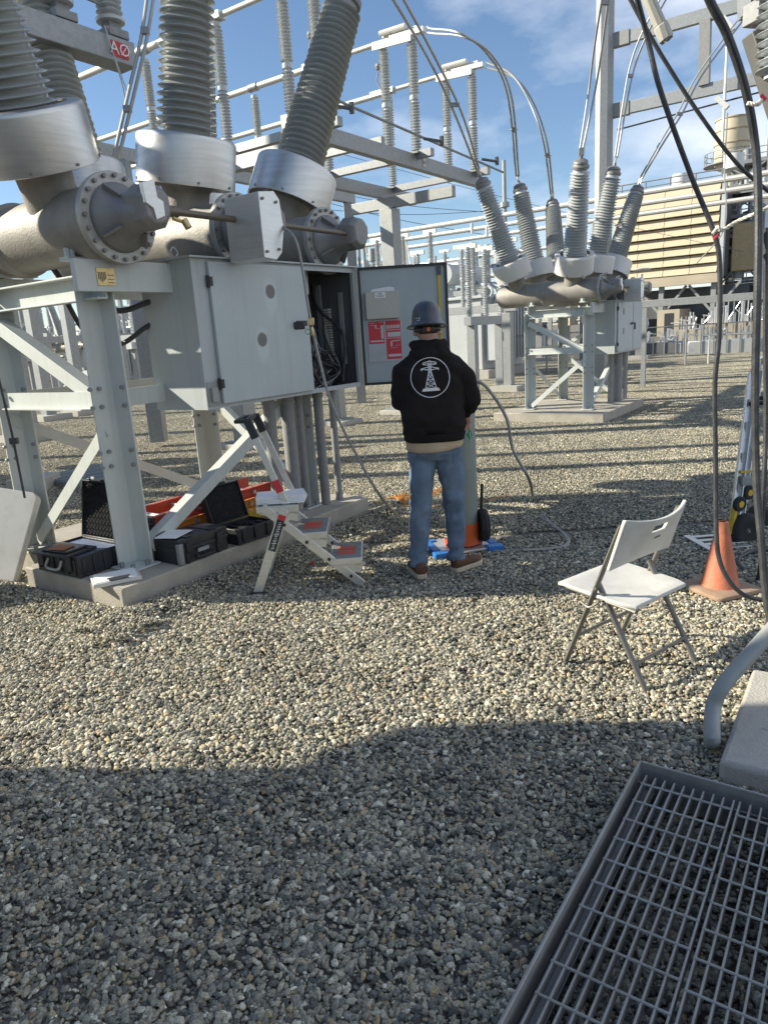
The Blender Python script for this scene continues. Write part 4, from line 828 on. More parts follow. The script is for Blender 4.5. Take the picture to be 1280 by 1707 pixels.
for j in range(ng2+1):
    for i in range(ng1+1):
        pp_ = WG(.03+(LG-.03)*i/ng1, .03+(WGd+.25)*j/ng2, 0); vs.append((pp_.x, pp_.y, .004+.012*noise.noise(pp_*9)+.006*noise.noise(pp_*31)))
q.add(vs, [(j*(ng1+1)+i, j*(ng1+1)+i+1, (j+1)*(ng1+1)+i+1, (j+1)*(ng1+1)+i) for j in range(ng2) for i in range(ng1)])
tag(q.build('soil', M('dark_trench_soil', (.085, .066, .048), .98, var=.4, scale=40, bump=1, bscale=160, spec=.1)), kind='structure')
# foundation block
FB = G(1196, 1302, .0)
q = B(); pf = [FB, FB+gu*.82, FB+gu*.82-gv*1.2, FB-gv*1.2]; q.add([p+Z*(-.15) for p in pf]+[p+Z*.085 for p in pf], [(3, 2, 1, 0), (4, 5, 6, 7), (0, 1, 5, 4), (1, 2, 6, 5), (2, 3, 7, 6), (3, 0, 4, 7)]); fb = tag(q.build('foundation_block', concl, bev=.018), 'pale cracked concrete foundation block at the right edge above the grating', 'concrete block')
q = B(); cr = [FB+gu*.30-gv*.10, FB+gu*.28-gv*.16, FB+gu*.30-gv*.21, FB+gu*.24-gv*.26, FB+gu*.25-gv*.34]
q.tube([p+Z*.0845 for p in spl(cr, 4)], .0014, n=4); q.build('crack', darkeq, fb)
# bent grey conduit
q = B(); q.tube(spl([G(1186, 1232, -.05), G(1186, 1232, .08), D(1188, 1180, 2.52), D(1205, 1142, 2.54), D(1250, 1090, 2.6), D(1320, 1010, 2.72), D(1420, 890, 2.9)], 10), .030, n=24, caps=True)
tag(q.build('bent_conduit', greyc), 'thick grey painted conduit bending out of the gravel at the right edge', 'conduit')

# ================================================================== HANGING CABLES
def cable(pts_, r_, lab, mt=rub, nm='power_cable', n=10, cat='cable', group=None):
    q = B(); q.tube(spl(pts_, 14), r_, n=n); return tag(q.build(nm, mt), lab, cat, group)
cable([D(1150, -90, 3.3), D(1182, 0, 3.4), D(1212, 60, 3.45), D(1242, 150, 3.5), D(1258, 240, 3.55), D(1263, 330, 3.55), D(1262, 480, 3.5), D(1258, 640, 3.5), D(1260, 800, 3.5), D(1268, 900, 3.45), D(1277, 1000, 3.4), D(1300, 1120, 3.3)], .0185, 'thickest black cable hanging down the right side from top to bottom')
cable([D(1040, -90, 3.7), D(1062, 0, 3.75), D(1078, 60, 3.8), D(1100, 150, 3.8), D(1150, 290, 3.8), D(1190, 390, 3.75), D(1199, 450, 3.75), D(1198, 560, 3.75), D(1191, 640, 3.75), D(1192, 760, 3.75), D(1193, 880, 3.72), D(1199, 935, 3.7), D(1220, 975, 3.66), D(1250, 996, 3.64), D(1300, 1002, 3.62)], .0125, 'long black cable hanging in front of the traffic cone tied with red tape')
cable([D(1040, -20, 4.3), D(1075, 45, 4.3), D(1110, 105, 4.3), D(1165, 190, 4.3), D(1230, 275, 4.35), D(1300, 335, 4.4)], .011, 'thin black cable crossing diagonally behind the others at upper right')
cable([D(1276, 380, 3.7), D(1275, 560, 3.7), D(1276, 700, 3.7), D(1270, 860, 3.7), G(1262, 965, .02), G(1235, 945, .02), G(1232, 930, .02), G(1260, 918, .02), G(1300, 920, .02)], .013, 'black cable hugging the right edge and curling on the gravel behind the cone')
# rope ties
def rope(lab, pts_, tail=None):
    t = thing('rope_tie', lab, 'rope'); q = B()
    P_ = spl(pts_, 16)
    for s in range(3):
        qq = []
        for i, p in enumerate(P_):
            tt = (P_[min(i+1, len(P_)-1)]-P_[max(i-1, 0)]).normalized(); x, y, a_ = frame(tt); an = i*.5+s*2.09; qq.append(p+(x*math.cos(an)+y*math.sin(an))*.0045)
        q.tube(qq, .0052, n=6)
    q.build('rope', ropem, t); return t
rt = rope('white rope knotted round the thick cable near the top right', [D(1245, 172, 3.42), D(1262, 174, 3.41), D(1268, 168, 3.48), D(1280, 164, 3.5), D(1305, 160, 3.5)])
q = B(); q.tube([D(1268, 158, 3.48), D(1275, 166, 3.48)], .008, n=6); q.build('red_tape', redm, rt)
rt = rope('white rope tied to the black cable and stretched to the right edge', [D(1188, 389, 3.72), D(1196, 380, 3.70), D(1203, 384, 3.70), D(1230, 368, 3.7), D(1262, 354, 3.62), D(1310, 330, 3.6)])
q = B(); q.tube([D(1189, 399, 3.71), D(1197, 390, 3.71)], .006, n=6); q.build('red_tape', redm, rt)
# test clamp / connector hanging at the top
cn = thing('test_connector', 'beige insulated connector with bolted end at the top right', 'connector')
a0_, a1_ = D(1055, -60, 3.9), D(1100, 42, 3.9)
q = B(); q.ext([(.035*math.cos(i*PI/4), .03*math.sin(i*PI/4)) for i in range(8)], a0_, a1_); q.build('body', beige, cn, bev=.004)
q = B(); q.ext([(.04*math.cos(i*PI/4), .036*math.sin(i*PI/4)) for i in range(8)], a1_, a1_+(a1_-a0_).normalized()*.07); q.build('end_block', beige, cn, bev=.004)
q = B(); e = (a1_-a0_).normalized(); x, y, _ = frame(e)
for (i, j) in ((1, 1), (1, -1), (-1, 1), (-1, -1)): q.cyl(a1_+e*.07+x*i*.017+y*j*.015, a1_+e*.08+x*i*.017+y*j*.015, .009, n=6)
q.build('bolt', galvd, cn)
q = B(); q.tube(spl([a0_, a0_-e*.1, a0_-e*.25+Z*.02, a0_-e*.6+Z*.1]), .018, n=8); q.build('lead', rub, cn)

# ================================================================== MAN
px0, py0 = .36, 4.72
def ell(q, secs, n=28):
    prof = []; vs = []
    for (cx_, cy_, cz_, rx, ry) in secs:
        for i in range(n):
            t = 2*PI*i/n; vs.append((cx_+math.copysign(abs(math.cos(t))**.9, math.cos(t))*rx, cy_+math.copysign(abs(math.sin(t))**.9, math.sin(t))*ry, cz_))
    k = len(secs); q.add(vs, [(j*n+i, j*n+(i+1) % n, (j+1)*n+(i+1) % n, (j+1)*n+i) for j in range(k-1) for i in range(n)]+[tuple(range(n))[::-1], tuple(range((k-1)*n, k*n))])
def remesh(q, name, mt, parent, vox, disp=None, smooth_it=2):
    o = q.build(name, mt, None, smooth=False); mo = o.modifiers.new('r', 'REMESH'); mo.mode = 'VOXEL'; mo.voxel_size = vox; mo.use_smooth_shade = True
    sm = o.modifiers.new('s', 'SMOOTH'); sm.iterations = smooth_it; sm.factor = .5
    dg = bpy.context.evaluated_depsgraph_get(); dg.update(); me = bpy.data.meshes.new_from_object(o.evaluated_get(dg)); bpy.data.objects.remove(o)
    o = bpy.data.objects.new(name, me); COL.objects.link(o); o.parent = parent
    if disp:
        nr = [v.normal.copy() for v in me.vertices]
        for v, n__ in zip(me.vertices, nr): v.co += n__*disp(v.co)
    me.polygons.foreach_set('use_smooth', np.ones(len(me.polygons), bool)); me.update()
    me.materials.clear(); me.materials.append(mt); return o
man = thing('person', 'man seen from behind in black hoodie, jeans and dark hard hat working at the cabinet', 'person', (0, 0, 0))
# body (head, neck, torso, arms with hands, legs) as one mesh
q = B()
ell(q, [(px0, py0, .88, .13, .09), (px0, py0, .95, .155, .105), (px0, py0, 1.15, .145, .10), (px0, py0, 1.38, .17, .11), (px0, py0, 1.47, .15, .095), (px0, py0-.01, 1.53, .065, .06), (px0-.004, py0+.005, 1.60, .056, .062), (px0-.005, py0+.02, 1.64, .066, .085), (px0-.005, py0+.025, 1.70, .076, .098), (px0-.005, py0+.03, 1.76, .072, .092), (px0-.005, py0+.03, 1.80, .045, .06)])
EL_L, EL_R = Vector((.155, 4.75, 1.21)), Vector((.625, 4.73, 1.19)); WR_L, WR_R = Vector((.20, 4.99, 1.22)), Vector((.612, 4.90, 1.10))
q.tube([(.21, 4.72, 1.44), (.18, 4.72, 1.40), EL_L, WR_L], [.05, .05, .042, .028], n=12); q.tube([(.52, 4.72, 1.44), (.56, 4.72, 1.38), EL_R, WR_R], [.05, .05, .042, .028], n=12)
for (wr, sgn, dv) in ((WR_L, 1, Vector((.1, .9, -.05))), (WR_R, -1, Vector((-.02, .55, -.6)))):
    dv = dv.normalized(); sd = dv.cross(Z).normalized(); dn = sd.cross(dv)
    q.tube([wr, wr+dv*.04, wr+dv*.09], [.026, .036, .034], n=12, ry=.02)
    for i, ln in enumerate((.065, .075, .07, .055)):
        r_ = wr+dv*.085+sd*(.028-.0185*i); q.tube([r_, r_+dv*ln*.5-dn*.006, r_+dv*ln*.8-dn*.025, r_+dv*ln*.85-dn*.045], [.010, .0095, .009, .007], n=8)
    r_ = wr+dv*.03+sd*.03*sgn; q.tube([r_, r_+sd*.02*sgn+dv*.03-dn*.01, r_+sd*.02*sgn+dv*.06-dn*.02], [.012, .011, .009], n=8)
LL = [Vector((.275, 4.72, .86)), Vector((.255, 4.70, .50)), Vector((.215, 4.68, .10))]; LR = [Vector((.455, 4.72, .86)), Vector((.480, 4.745, .50)), Vector((.49, 4.75, .12))]
q.tube(LL, [.08, .055, .038], n=14); q.tube(LR, [.08, .055, .038], n=14)
for s in (-1, 1): q.cyl((px0-.005+s*.070, py0+.012, 1.645), (px0-.005+s*.088, py0+.002, 1.65), .024, .02, n=14)   # ears
q.tube([(px0-.005, py0+.10, 1.66), (px0-.005, py0+.135, 1.635), (px0-.005, py0+.10, 1.625)], [.012, .016, .01], n=8)  # nose
q.cyl((px0-.035, py0+.105, 1.600), (px0+.025, py0+.105, 1.600), .008, n=8)
remesh(q, 'body', skin, man, .0075)
# hair on the back of the head
q = B(); ell(q, [(px0-.005, py0+.012, 1.625, .058, .068), (px0-.005, py0+.015, 1.66, .0735, .094), (px0-.005, py0+.018, 1.70, .080, .100)]); remesh(q, 'hair', hairm, man, .006)
# hoodie
def folds(co):
    a_ = noise.noise(Vector((co.x*7, co.y*7, co.z*11)))*.012+noise.noise(Vector((co.x*16+5, co.y*16, co.z*20)))*.008+.005*math.sin(co.x*24+co.z*46+5*noise.noise(co*7))*abs(noise.noise(co*5+Vector((9,9,9))))*2
    a_ += .007*math.sin(co.z*62+3*noise.noise(co*6)*2)*max(0, 1-abs(co.z-1.04)/.10)*.6
    return a_
q = B()
ell(q, [(px0+.008, py0, .955, .190, .128), (px0+.008, py0, .985, .202, .135), (px0+.005, py0-.01, 1.08, .212, .148), (px0, py0-.01, 1.22, .208, .145), (px0, py0-.005, 1.34, .215, .142), (px0, py0, 1.42, .222, .132), (px0, py0, 1.475, .195, .115), (px0, py0-.005, 1.515, .125, .095), (px0, py0-.01, 1.54, .085, .08)])
q.tube([(.225, 4.715, 1.42), (.188, 4.715, 1.40), (.165, 4.735, 1.32), EL_L, EL_L.lerp(WR_L, .5), WR_L], [.072, .075, .070, .064, .058, .043], n=18)
q.tube([(.50, 4.715, 1.42), (.545, 4.715, 1.39), (.590, 4.72, 1.31), EL_R, EL_R.lerp(WR_R, .5), WR_R], [.074, .078, .074, .068, .060, .045], n=18)
# hood bunched round the neck
hp = []
for i in range(25):
    t = PI*(.98)+i/24*PI*1.04; hp.append((px0-.002+math.cos(t)*.098, py0+.02+math.sin(t)*.088, 1.578+.020*math.sin(i/24*PI)*-1))
q.tube(hp, [.026+.022*math.sin(i/24*PI) for i in range(25)], n=14)
hp2 = [(x*1.0+(x-px0)*.18, y-.024, z-.050) for x, y, z in hp[2:-2]]; q.tube(hp2, [.018+.022*math.sin(i/20*PI) for i in range(21)], n=14)
hd = remesh(q, 'hoodie', hoodm, man, .0075, folds, 3)
q = B(); ell(q, [(px0+.008, py0, .946, .192, .140), (px0+.008, py0, .950, .199, .148), (px0+.008, py0, .998, .207, .153), (px0+.008, py0, 1.004, .200, .140)], 40); remesh(q, 'waistband', hoodm, man, .007, lambda co: .0025*math.sin(co.x*420), 1)
# back print projected on cloth
me = hd.data; bv = BVHTree.FromPolygons([v.co for v in me.vertices], [p.vertices for p in me.polygons])
def onback(x, z, off=.0028):
    h = bv.ray_cast(Vector((x, 4.2, z)), Vector((0, 1, 0))); return (h[0]+Vector((0, -off, 0))) if h[0] else Vector((x, 4.57, z))
CXL, CZL = px0-.012, 1.368
def stroke(q, pts_, w):
    P_ = []
    for i in range(len(pts_)-1):
        a_, c_ = pts_[i], pts_[i+1]; L_ = math.hypot(c_[0]-a_[0], c_[1]-a_[1]); k = max(1, int(L_/.006))
        P_ += [(a_[0]+(c_[0]-a_[0])*j/k, a_[1]+(c_[1]-a_[1])*j/k) for j in range(k)]
    P_.append(pts_[-1]); vs = []
    for i, p in enumerate(P_):
        p0_, p1_ = P_[max(0, i-1)], P_[min(len(P_)-1, i+1)]; dx, dz = p1_[0]-p0_[0], p1_[1]-p0_[1]; l_ = math.hypot(dx, dz) or 1; nx, nz = -dz/l_*w/2, dx/l_*w/2
        vs += [onback(CXL+p[0]+nx, CZL+p[1]+nz), onback(CXL+p[0]-nx, CZL+p[1]-nz)]
    q.add(vs, [(2*i, 2*i+1, 2*i+3, 2*i+2) for i in range(len(P_)-1)])
q = B(); stroke(q, [(math.cos(2*PI*i/72)*.123, math.sin(2*PI*i/72)*.123) for i in range(73)], .0045); q.build('ring_print', logo, man, smooth=False)
q = B(); wv = .0045
fz = lambda z: .008+(.098-z)*.0-max(0, (.035-z))*(-.165)     # half width of the tower leg at height z
for s in (-1, 1):
    stroke(q, [(s*.007, .100), (s*.008, .035), (s*.034, -.066)], wv)
    stroke(q, [(s*.004, .100), (s*.040, .092), (s*.043, .082), (s*.008, .076)], wv); stroke(q, [(s*.008, .088), (s*.043, .084)], .003)
    stroke(q, [(s*.008, .064), (s*.050, .056), (s*.052, .046)], wv); stroke(q, [(s*.008, .046), (s*.052, .053)], wv); stroke(q, [(s*.052, .056), (s*.056, .050), (s*.052, .044)], .006)
stroke(q, [(-.008, .101), (.008, .101)], .006)
zs = [.09, .078, .064, .05, .035, .014, -.012, -.040, -.066]; hw = lambda z: .0075 if z > .035 else .008+(.035-z)*.257
for i in range(len(zs)-1):
    a_, c_ = zs[i], zs[i+1]; stroke(q, [(-hw(a_), a_), (hw(c_), c_)], .0028); stroke(q, [(hw(a_), a_), (-hw(c_), c_)], .0028)
    stroke(q, [(-hw(c_), c_), (hw(c_), c_)], .0025)
vs = []; k = 16
for j in range(3):
    for i in range(k+1): xx = (-1+2*i/k)*(.058-.010*j/2); vs.append(onback(CXL+xx, CZL-.086+.0095*j+.002*(i/k)))
q.add(vs, [(j*(k+1)+i, j*(k+1)+i+1, (j+1)*(k+1)+i+1, (j+1)*(k+1)+i) for j in range(2) for i in range(k)])
q.build('tower_print', logo, man, smooth=False)
# shirt tail
q = B(); n = 48; vs = []
for j in range(5):
    for i in range(n):
        t = 2*PI*i/n; drop = .0+.050*(.55+.45*max(0, -math.sin(t)))*(1-.25*math.cos(t)*1.0); z = .975-(.040+drop)*j/4; r1 = 1+.01*j/4
        vs.append((px0+.006+math.cos(t)*.190*r1+.003*math.sin(9*t), py0-.004+math.sin(t)*.138*r1, z))
q.add(vs, [(j*n+i, j*n+(i+1) % n, (j+1)*n+(i+1) % n, (j+1)*n+i) for j in range(4) for i in range(n)]); s_ = q.build('shirt_tail', khaki, man, ang=70); so_ = s_.modifiers.new('t', 'SOLIDIFY'); so_.thickness = .003
# jeans
q = B()
ell(q, [(px0+.006, py0, 1.0, .155, .115), (px0+.006, py0-.005, .93, .172, .125), (px0+.006, py0-.008, .87, .176, .128), (px0+.006, py0, .82, .165, .11)])
q.tube([LL[0]+Vector((.005, 0, .02)), Vector((.272, 4.715, .74)), Vector((.263, 4.705, .62)), LL[1], Vector((.238, 4.69, .34)), Vector((.222, 4.685, .20)), Vector((.216, 4.68, .085))], [.095, .090, .081, .073, .068, .064, .066], n=22)
q.tube([LR[0]+Vector((-.005, 0, .02)), Vector((.465, 4.72, .74)), Vector((.478, 4.735, .62)), LR[1], Vector((.486, 4.75, .34)), Vector((.488, 4.75, .20)), Vector((.488, 4.75, .095))], [.095, .090, .080, .072, .067, .063, .064], n=22)
def jfold(co):
    k = max(0, 1-abs(co.z-.46)/.14)+max(0, 1-abs(co.z-.16)/.12)*1.3+.5*max(0, 1-abs(co.z-.80)/.08)
    return noise.noise(Vector((co.x*9, co.y*9, co.z*14)))*.012+k*.016*noise.noise(Vector((co.x*9+co.z*6, co.y*7, co.z*24-co.x*10)))+.006*noise.noise(Vector((co.x*26, co.y*26, co.z*12)))
jn = remesh(q, 'jeans', denim, man, .0075, jfold, 2)
for s in (-1, 1):
    q = B(); pts4 = [(px0+s*.045, .90), (px0+s*.13, .905), (px0+s*.128, .80), (px0+s*.088, .775), (px0+s*.048, .80)]
    bj = BVHTree.FromPolygons([v.co for v in jn.data.vertices], [p.vertices for p in jn.data.polygons]); ring = []
    for i in range(5):
        a_, c_ = pts4[i], pts4[(i+1) % 5]
        for k in range(8):
            h = bj.ray_cast(Vector((a_[0]+(c_[0]-a_[0])*k/8, 4.2, a_[1]+(c_[1]-a_[1])*k/8)), Vector((0, 1, 0)))
            if h[0]: ring.append(h[0]-Vector((0, .001, 0)))
    q.tube(ring+[ring[0]], .0016, n=4); q.build('pocket_seam', M('seam_denim', (.16, .22, .32), .8, bump=0), man)
# shoes
def shoe(p, yaw, nm='shoe'):
    q = B(); T = Matrix.Translation(p) @ Matrix.Rotation(yaw, 4, 'Z')
    secs = [(-.055, .030, .082), (-.045, .040, .092), (.0, .043, .088), (.06, .041, .07), (.12, .049, .060), (.17, .047, .052), (.205, .034, .042), (.222, .015, .03)]
    n = 18; vs = []
    for (yy, w_, h_) in secs:
        for i in range(n): t = 2*PI*i/n; vs.append(T @ Vector((math.cos(t)*w_, yy, .022+h_*.5+math.sin(t)*h_*.5)))
    q.add(vs, [(j*n+i, j*n+(i+1) % n, (j+1)*n+(i+1) % n, (j+1)*n+i) for j in range(len(secs)-1) for i in range(n)]+[tuple(range(n))[::-1], tuple(range((len(secs)-1)*n, len(secs)*n))])
    o = q.build(nm, leather, man, ang=70)
    q = B(); pol = [(-.035, -.058), (0, -.068), (.035, -.058), (.046, 0), (.047, .08), (.055, .14), (.046, .20), (.02, .235), (-.02, .235), (-.046, .20), (-.055, .14), (-.047, .08), (-.046, 0)]
    k = len(pol); q.add([T @ Vector((x, y, .0)) for x, y in pol]+[T @ Vector((x, y, .034)) for x, y in pol], [tuple(range(k))[::-1], tuple(range(k, 2*k))]+[(i, (i+1) % k, k+(i+1) % k, k+i) for i in range(k)]); q.build('sole', solem, o, bev=.006)
shoe(Vector((.222, 4.655, .012)), R(12)); shoe(Vector((.50, 4.735, .012)), R(-48))
# hard hat
hc = Vector((px0-.006, py0+.022, 1.695))
ha = Vector((0, .10, 1)).normalized()
q = B(); q.lathe([(.152, -.014), (.147, -.006), (.125, .004), (.116, .018), (.114, .05), (.105, .09), (.083, .125), (.05, .145), (.0, .152)], hc, ha, n=48, sx=.84, sy=1.08, ref=(0, 1, 0)); 
hat = q.build('hard_hat', hatm, man, ang=50); sdm = hat.modifiers.new('t', 'SOLIDIFY'); sdm.thickness = .003
q = B(); q.tube([hc+Vector((math.cos(t)*.128, math.sin(t)*.164, -.014-.10*math.sin(t)*.164)) for t in [i*2*PI/48 for i in range(49)]], .004, n=6); q.build('brim_edge', blk, hat)
q = B(); vs = []
for j in range(2):
    for i in range(21): t = R(180+18)+i/20*R(144); vs.append(hc+Vector((math.cos(t)*.086, math.sin(t)*.105, -.012-.032*j)))
q.add(vs, [(i, i+1, 22+i, 21+i) for i in range(20)]); bd = q.build('headband', blk, hat); s2 = bd.modifiers.new('t', 'SOLIDIFY'); s2.thickness = .005
q = B(); q.cyl(hc+Vector((0, -.112, -.03)), hc+Vector((0, -.096, -.03)), .020, n=18); q.cb(hc+Vector((0, -.104, -.03)), (.075, .010, .030)); q.build('ratchet', blk, hat, bev=.003)
q = B(); q.cyl(hc+Vector((0, -.117, -.03)), hc+Vector((0, -.111, -.03)), .0125, n=16); q.build('orange_knob', M('orange_knob', (.75, .12, .04), .4), hat)
q = B(); zc_ = hc+Vector((-.062, -.115, .028)); q.cb(zc_, (.022, .003, .006)); q.cb(zc_+Vector((.006, -.002, .012)), (.010, .003, .012)); q.cb(zc_+Vector((-.012, .004, .014)), (.014, .003, .004)); q.build('hat_sticker', M('sticker_grey', (.35, .37, .4), .5), hat)

# ================================================================== HIGH BUS STRUCTURE (disconnect switches)
POSTP, POSTL = shed_profile(17, .044, .048, .048, .090, .090, .03)
def post_stack(q, p, n=2, ax=Z, fat=1.0, npr=16):
    ax = Vector(ax).normalized(); p = Vector(p); q2 = p
    for k in range(n):
        q.lathe([(r_*fat, z) for r_, z in POSTP], q2, ax, n=npr); q2 = q2+ax*POSTL
        q.cyl(q2-ax*.01, q2+ax*.05, .075*fat, n=12); q2 = q2+ax*.05
    return q2
POST_ME = {}
def post(parent, p, n=2, fat=1.0, mt=porcw, top=True):
    key = (n, fat, mt.name)
    if key not in POST_ME:
        q = B(); post_stack(q, (0, 0, 0), n, Z, fat); o = q.build('post_insulator', mt, parent, ang=60); POST_ME[key] = o.data
    else:
        o = bpy.data.objects.new('post_insulator', POST_ME[key]); COL.objects.link(o); o.parent = parent
    o.location = p; return o
ZB = 4.42
stand = thing('switch_stand', 'tall galvanised steel stand with crossing beams above the open cabinet door', 'steel structure')
def bm_(p0, p1, w=.2, h=.2, nm='beam', mt=galv, par=None): q = B(); q.bar(p0, p1, w, h); return q.build(nm, mt, par or stand, bev=.006)
bm_(W(5.0, 2.55, ZB), W(10.62, 2.55, ZB), .13, .22)
bm_(W(4.6, 4.4, ZB), W(11.2, 4.4, ZB), .13, .22)
bm_(W(9.8, 2.66, ZB-.25), W(9.8, 5.0, ZB-.25), .13, .2); bm_(W(5.3, 2.66, ZB-.24), W(5.3, 7.4, ZB-.24), .13, .2); bm_(W(7.5, 2.66, ZB+.235), W(7.5, 4.3, ZB+.235), .1, .12)
for (a, c, w_) in ((9.8, 4.12, .30), (8.04, 4.4, .2), (5.3, 4.2, .28)):
    zt = ZB-.36 if a != 8.04 else ZB-.12
    q = B(); q.bar(W(a, c, .1), W(a, c, zt), w_, w_, ref=gu); cl_ = q.build('column', galv, stand, bev=.008)
    q = B(); q.bar(W(a, c, .1), W(a, c, .13), w_+.2, w_+.2, ref=gu); q.build('base_plate', galvd, cl_)
    pad('footing', [(a-.32, c-.32), (a+.32, c-.32), (a+.32, c+.32), (a-.32, c+.32)], .1 if a != 5.3 else .1, {9.8: 'square concrete footing behind the man under the thick column', 8.04: 'square concrete footing of the slimmer column right of conduits', 5.3: 'square concrete footing hidden behind the control cabinet'}[a], concl, cat='footing')
def switch(a, lab):
    t = thing('disconnect_switch', lab, 'disconnect switch', group='disconnect switches on the tall steel stand')
    zt = ZB+.10+2*POSTL+.08
    for c in (2.50, 3.05, 4.35):
        q = B(); q.bar(W(a-.14, c, ZB+.12), W(a+.14, c, ZB+.12), .2, .03); q.build('base_bracket', galvd, t); post(t, W(a, c, ZB+.135))
    q = B(); q.bar(W(a, 2.2, ZB+.10), W(a, 4.6, ZB+.10), .12, .12); q.build('base_beam', galv, t)
    q = B(); q.cyl(W(a, 2.95, zt+.12), W(a, 4.45, zt+.12), .04, n=12); q.build('blade', alu, t)
    q = B(); q.bar(W(a, 2.25, zt+.10), W(a, 2.9, zt+.12), .10, .08); q.bar(W(a-.1, 2.45, zt+.02), W(a-.1, 3.2, zt+.06), .03, .12); q.bar(W(a+.08, 2.4, zt+.2), W(a+.08, 3.1, zt+.22), .05, .04); q.cyl(W(a, 3.1, zt+.25), W(a, 2.6, zt+.24), .045, n=10); q.build('jaw_contact', alu, t, bev=.004)
    q = B(); q.bar(W(a, 4.2, zt+.12), W(a, 4.75, zt+.12), .15, .10); q.build('hinge_end', alu, t, bev=.004)
    q = B(); q.tube(spl([W(a, 4.5, zt+.17), W(a, 4.6, zt+.35), W(a, 4.55, zt+.55)]), .012, n=6); q.lathe([(0, -.07), (.05, -.05), (.07, 0), (.05, .05), (0, .07)], W(a, 4.55, zt+.6), n=12); q.build('corona_ball', tankd, t)
    q = B(); q.tube([W(a-.1, 2.3, ZB+.3), W(a+.15, 2.1, ZB+.26)], .025); q.tube([W(a+.15, 2.1, ZB+.2), W(a+.15, 2.1, ZB+.34)], .035); q.build('crank_arm', darkeq, t)
    return t, zt
for a, lb in ((5.75, 'nearest disconnect switch with post insulators high at top centre'), (8.25, 'middle disconnect switch with post insulators above the steel beam'), (10.35, 'farthest disconnect switch at the right end of the steel stand')): tS, zt = switch(a, lb)
for a, lb in ((5.75, 'nearest and highest pale bus pipe running to the upper left'), (8.25, 'middle pale bus pipe running left from the disconnect switch'), (10.35, 'lowest pale bus pipe of the farthest disconnect switch')):
    q = B(); q.cyl(W(a, 4.7, zt+.1), W(a, 15, zt+.1), .055, n=14); bp = tag(q.build('bus_pipe', alu), lb, 'bus pipe', 'bus pipes of the tall steel stand')
    q = B(); q.cyl(W(a, 5.9, zt+.1), W(a, 6.1, zt+.1), .075, n=14); q.build('pipe_clamp', galv, bp)
s2_ = thing('support_stand', 'steel beam on column carrying single support insulators behind the near bushings', 'steel structure')
bm_(W(4.6, 6.0, ZB+.25), W(11.2, 6.0, ZB+.25), .13, .2, par=s2_); bm_(W(5.0, 6.0, .1), W(5.0, 6.0, ZB+.15), .25, .25, 'column', par=s2_); bm_(W(11.0, 6.0, .1), W(11.0, 6.0, ZB+.15), .22, .22, 'column', par=s2_)
for a in (5.75, 8.25, 10.35): post(s2_, W(a, 6.0, ZB+.35), 2, .9).scale = (1, 1, .82)
q = B(); q.tube([W(5.2, 2.3, ZB+.42), W(11.2, 2.3, ZB+.2)], .02, n=8); q.build('operating_pipe', galvd, stand)
q = B(); q.cb(W(8.86, 2.475, ZB+.0), (.01, .01, .01)); 
for k, aa in enumerate((8.45, 10.8)):
    q = B(); q.bar(W(aa, 2.48, ZB-.05), W(aa, 2.48, ZB+.07), .004, .09, ref=gu); q.build('phase_plate', whitep, stand)
text('B0', .07, W(8.45, 2.477, ZB+.01), gu, Z, inkm, stand)
# beam with the A-phase sign, upper left
sg = thing('sign_beam', 'galvanised beam end carrying red phase sign at upper left', 'steel structure')
pe = D(214, 98, 7.2); zsg = pe.z
q = B(); q.bar(pe, pe-gu*3.0+gv*0, .22, .20); q.build('beam', galv, sg, bev=.008)
pq = pe-gu*2.9; q = B(); q.bar(Vector((pq.x, pq.y, .0)), Vector((pq.x, pq.y, zsg-.1)), .25, .25, ref=gu); q.build('column', galv, sg)
nf = -gv; q = B(); cs_ = pe-gu*.17+nf*.1165; cc4 = [cs_-gu*.085-Z*.06, cs_+gu*.085-Z*.06, cs_+gu*.085+Z*.06, cs_-gu*.085+Z*.06]; q.add(cc4+[c-nf*.006 for c in cc4], [(0, 1, 2, 3), (7, 6, 5, 4), (0, 4, 5, 1), (1, 5, 6, 2), (2, 6, 7, 3), (3, 7, 4, 0)]); q.build('phase_sign', redm, sg, smooth=False)
text('AØ', .14, cs_+nf*.004, gu, Z, paper, sg)
for k, dd_ in enumerate((.12, .62)):
    pb = pe-gu*dd_+gv*.02+Z*.12
    q = B(); q.bar(pb, pb+Z*.07, .2, .2, ref=gu); q.bar(pb+Z*.0, pb+Z*.14, .12, .12, ref=gu); q.build('insulator_base', galvd, sg, bev=.006)
    q = B(); q.lathe([(r_*1.25, z) for r_, z in POSTP], pb+Z*.17, Z, n=24); q.lathe([(.085, 0), (.12, .005), (.125, .03), (.07, .05), (.06, .07)], pb+Z*.13, Z, n=20); q.build('post_insulator', porcw, sg, ang=60)
q = B(); q.cyl(pe-gu*.62+gv*.0+Z*.38, pe-gu*.62+gv*.7+Z*.42, .03, n=10); q.cyl(pe-gu*.62+Z*.38, pe-gu*.1+Z*.36, .012, n=8); q.build('drive_rod', galvd, sg)
q = B(); q.tube(spl([pe-gu*.30+nf*.12+Z*.15, pe-gu*.28+nf*.14, pe-gu*.22+nf*.15-Z*.3, pe-gu*.2+nf*.15-Z*.55]), .006, n=5); q.tube([pe-gu*.24+nf*.13-Z*.1, D(212, 152, 7.0)], .005, n=5); q.build('loose_wire', aluc, sg)

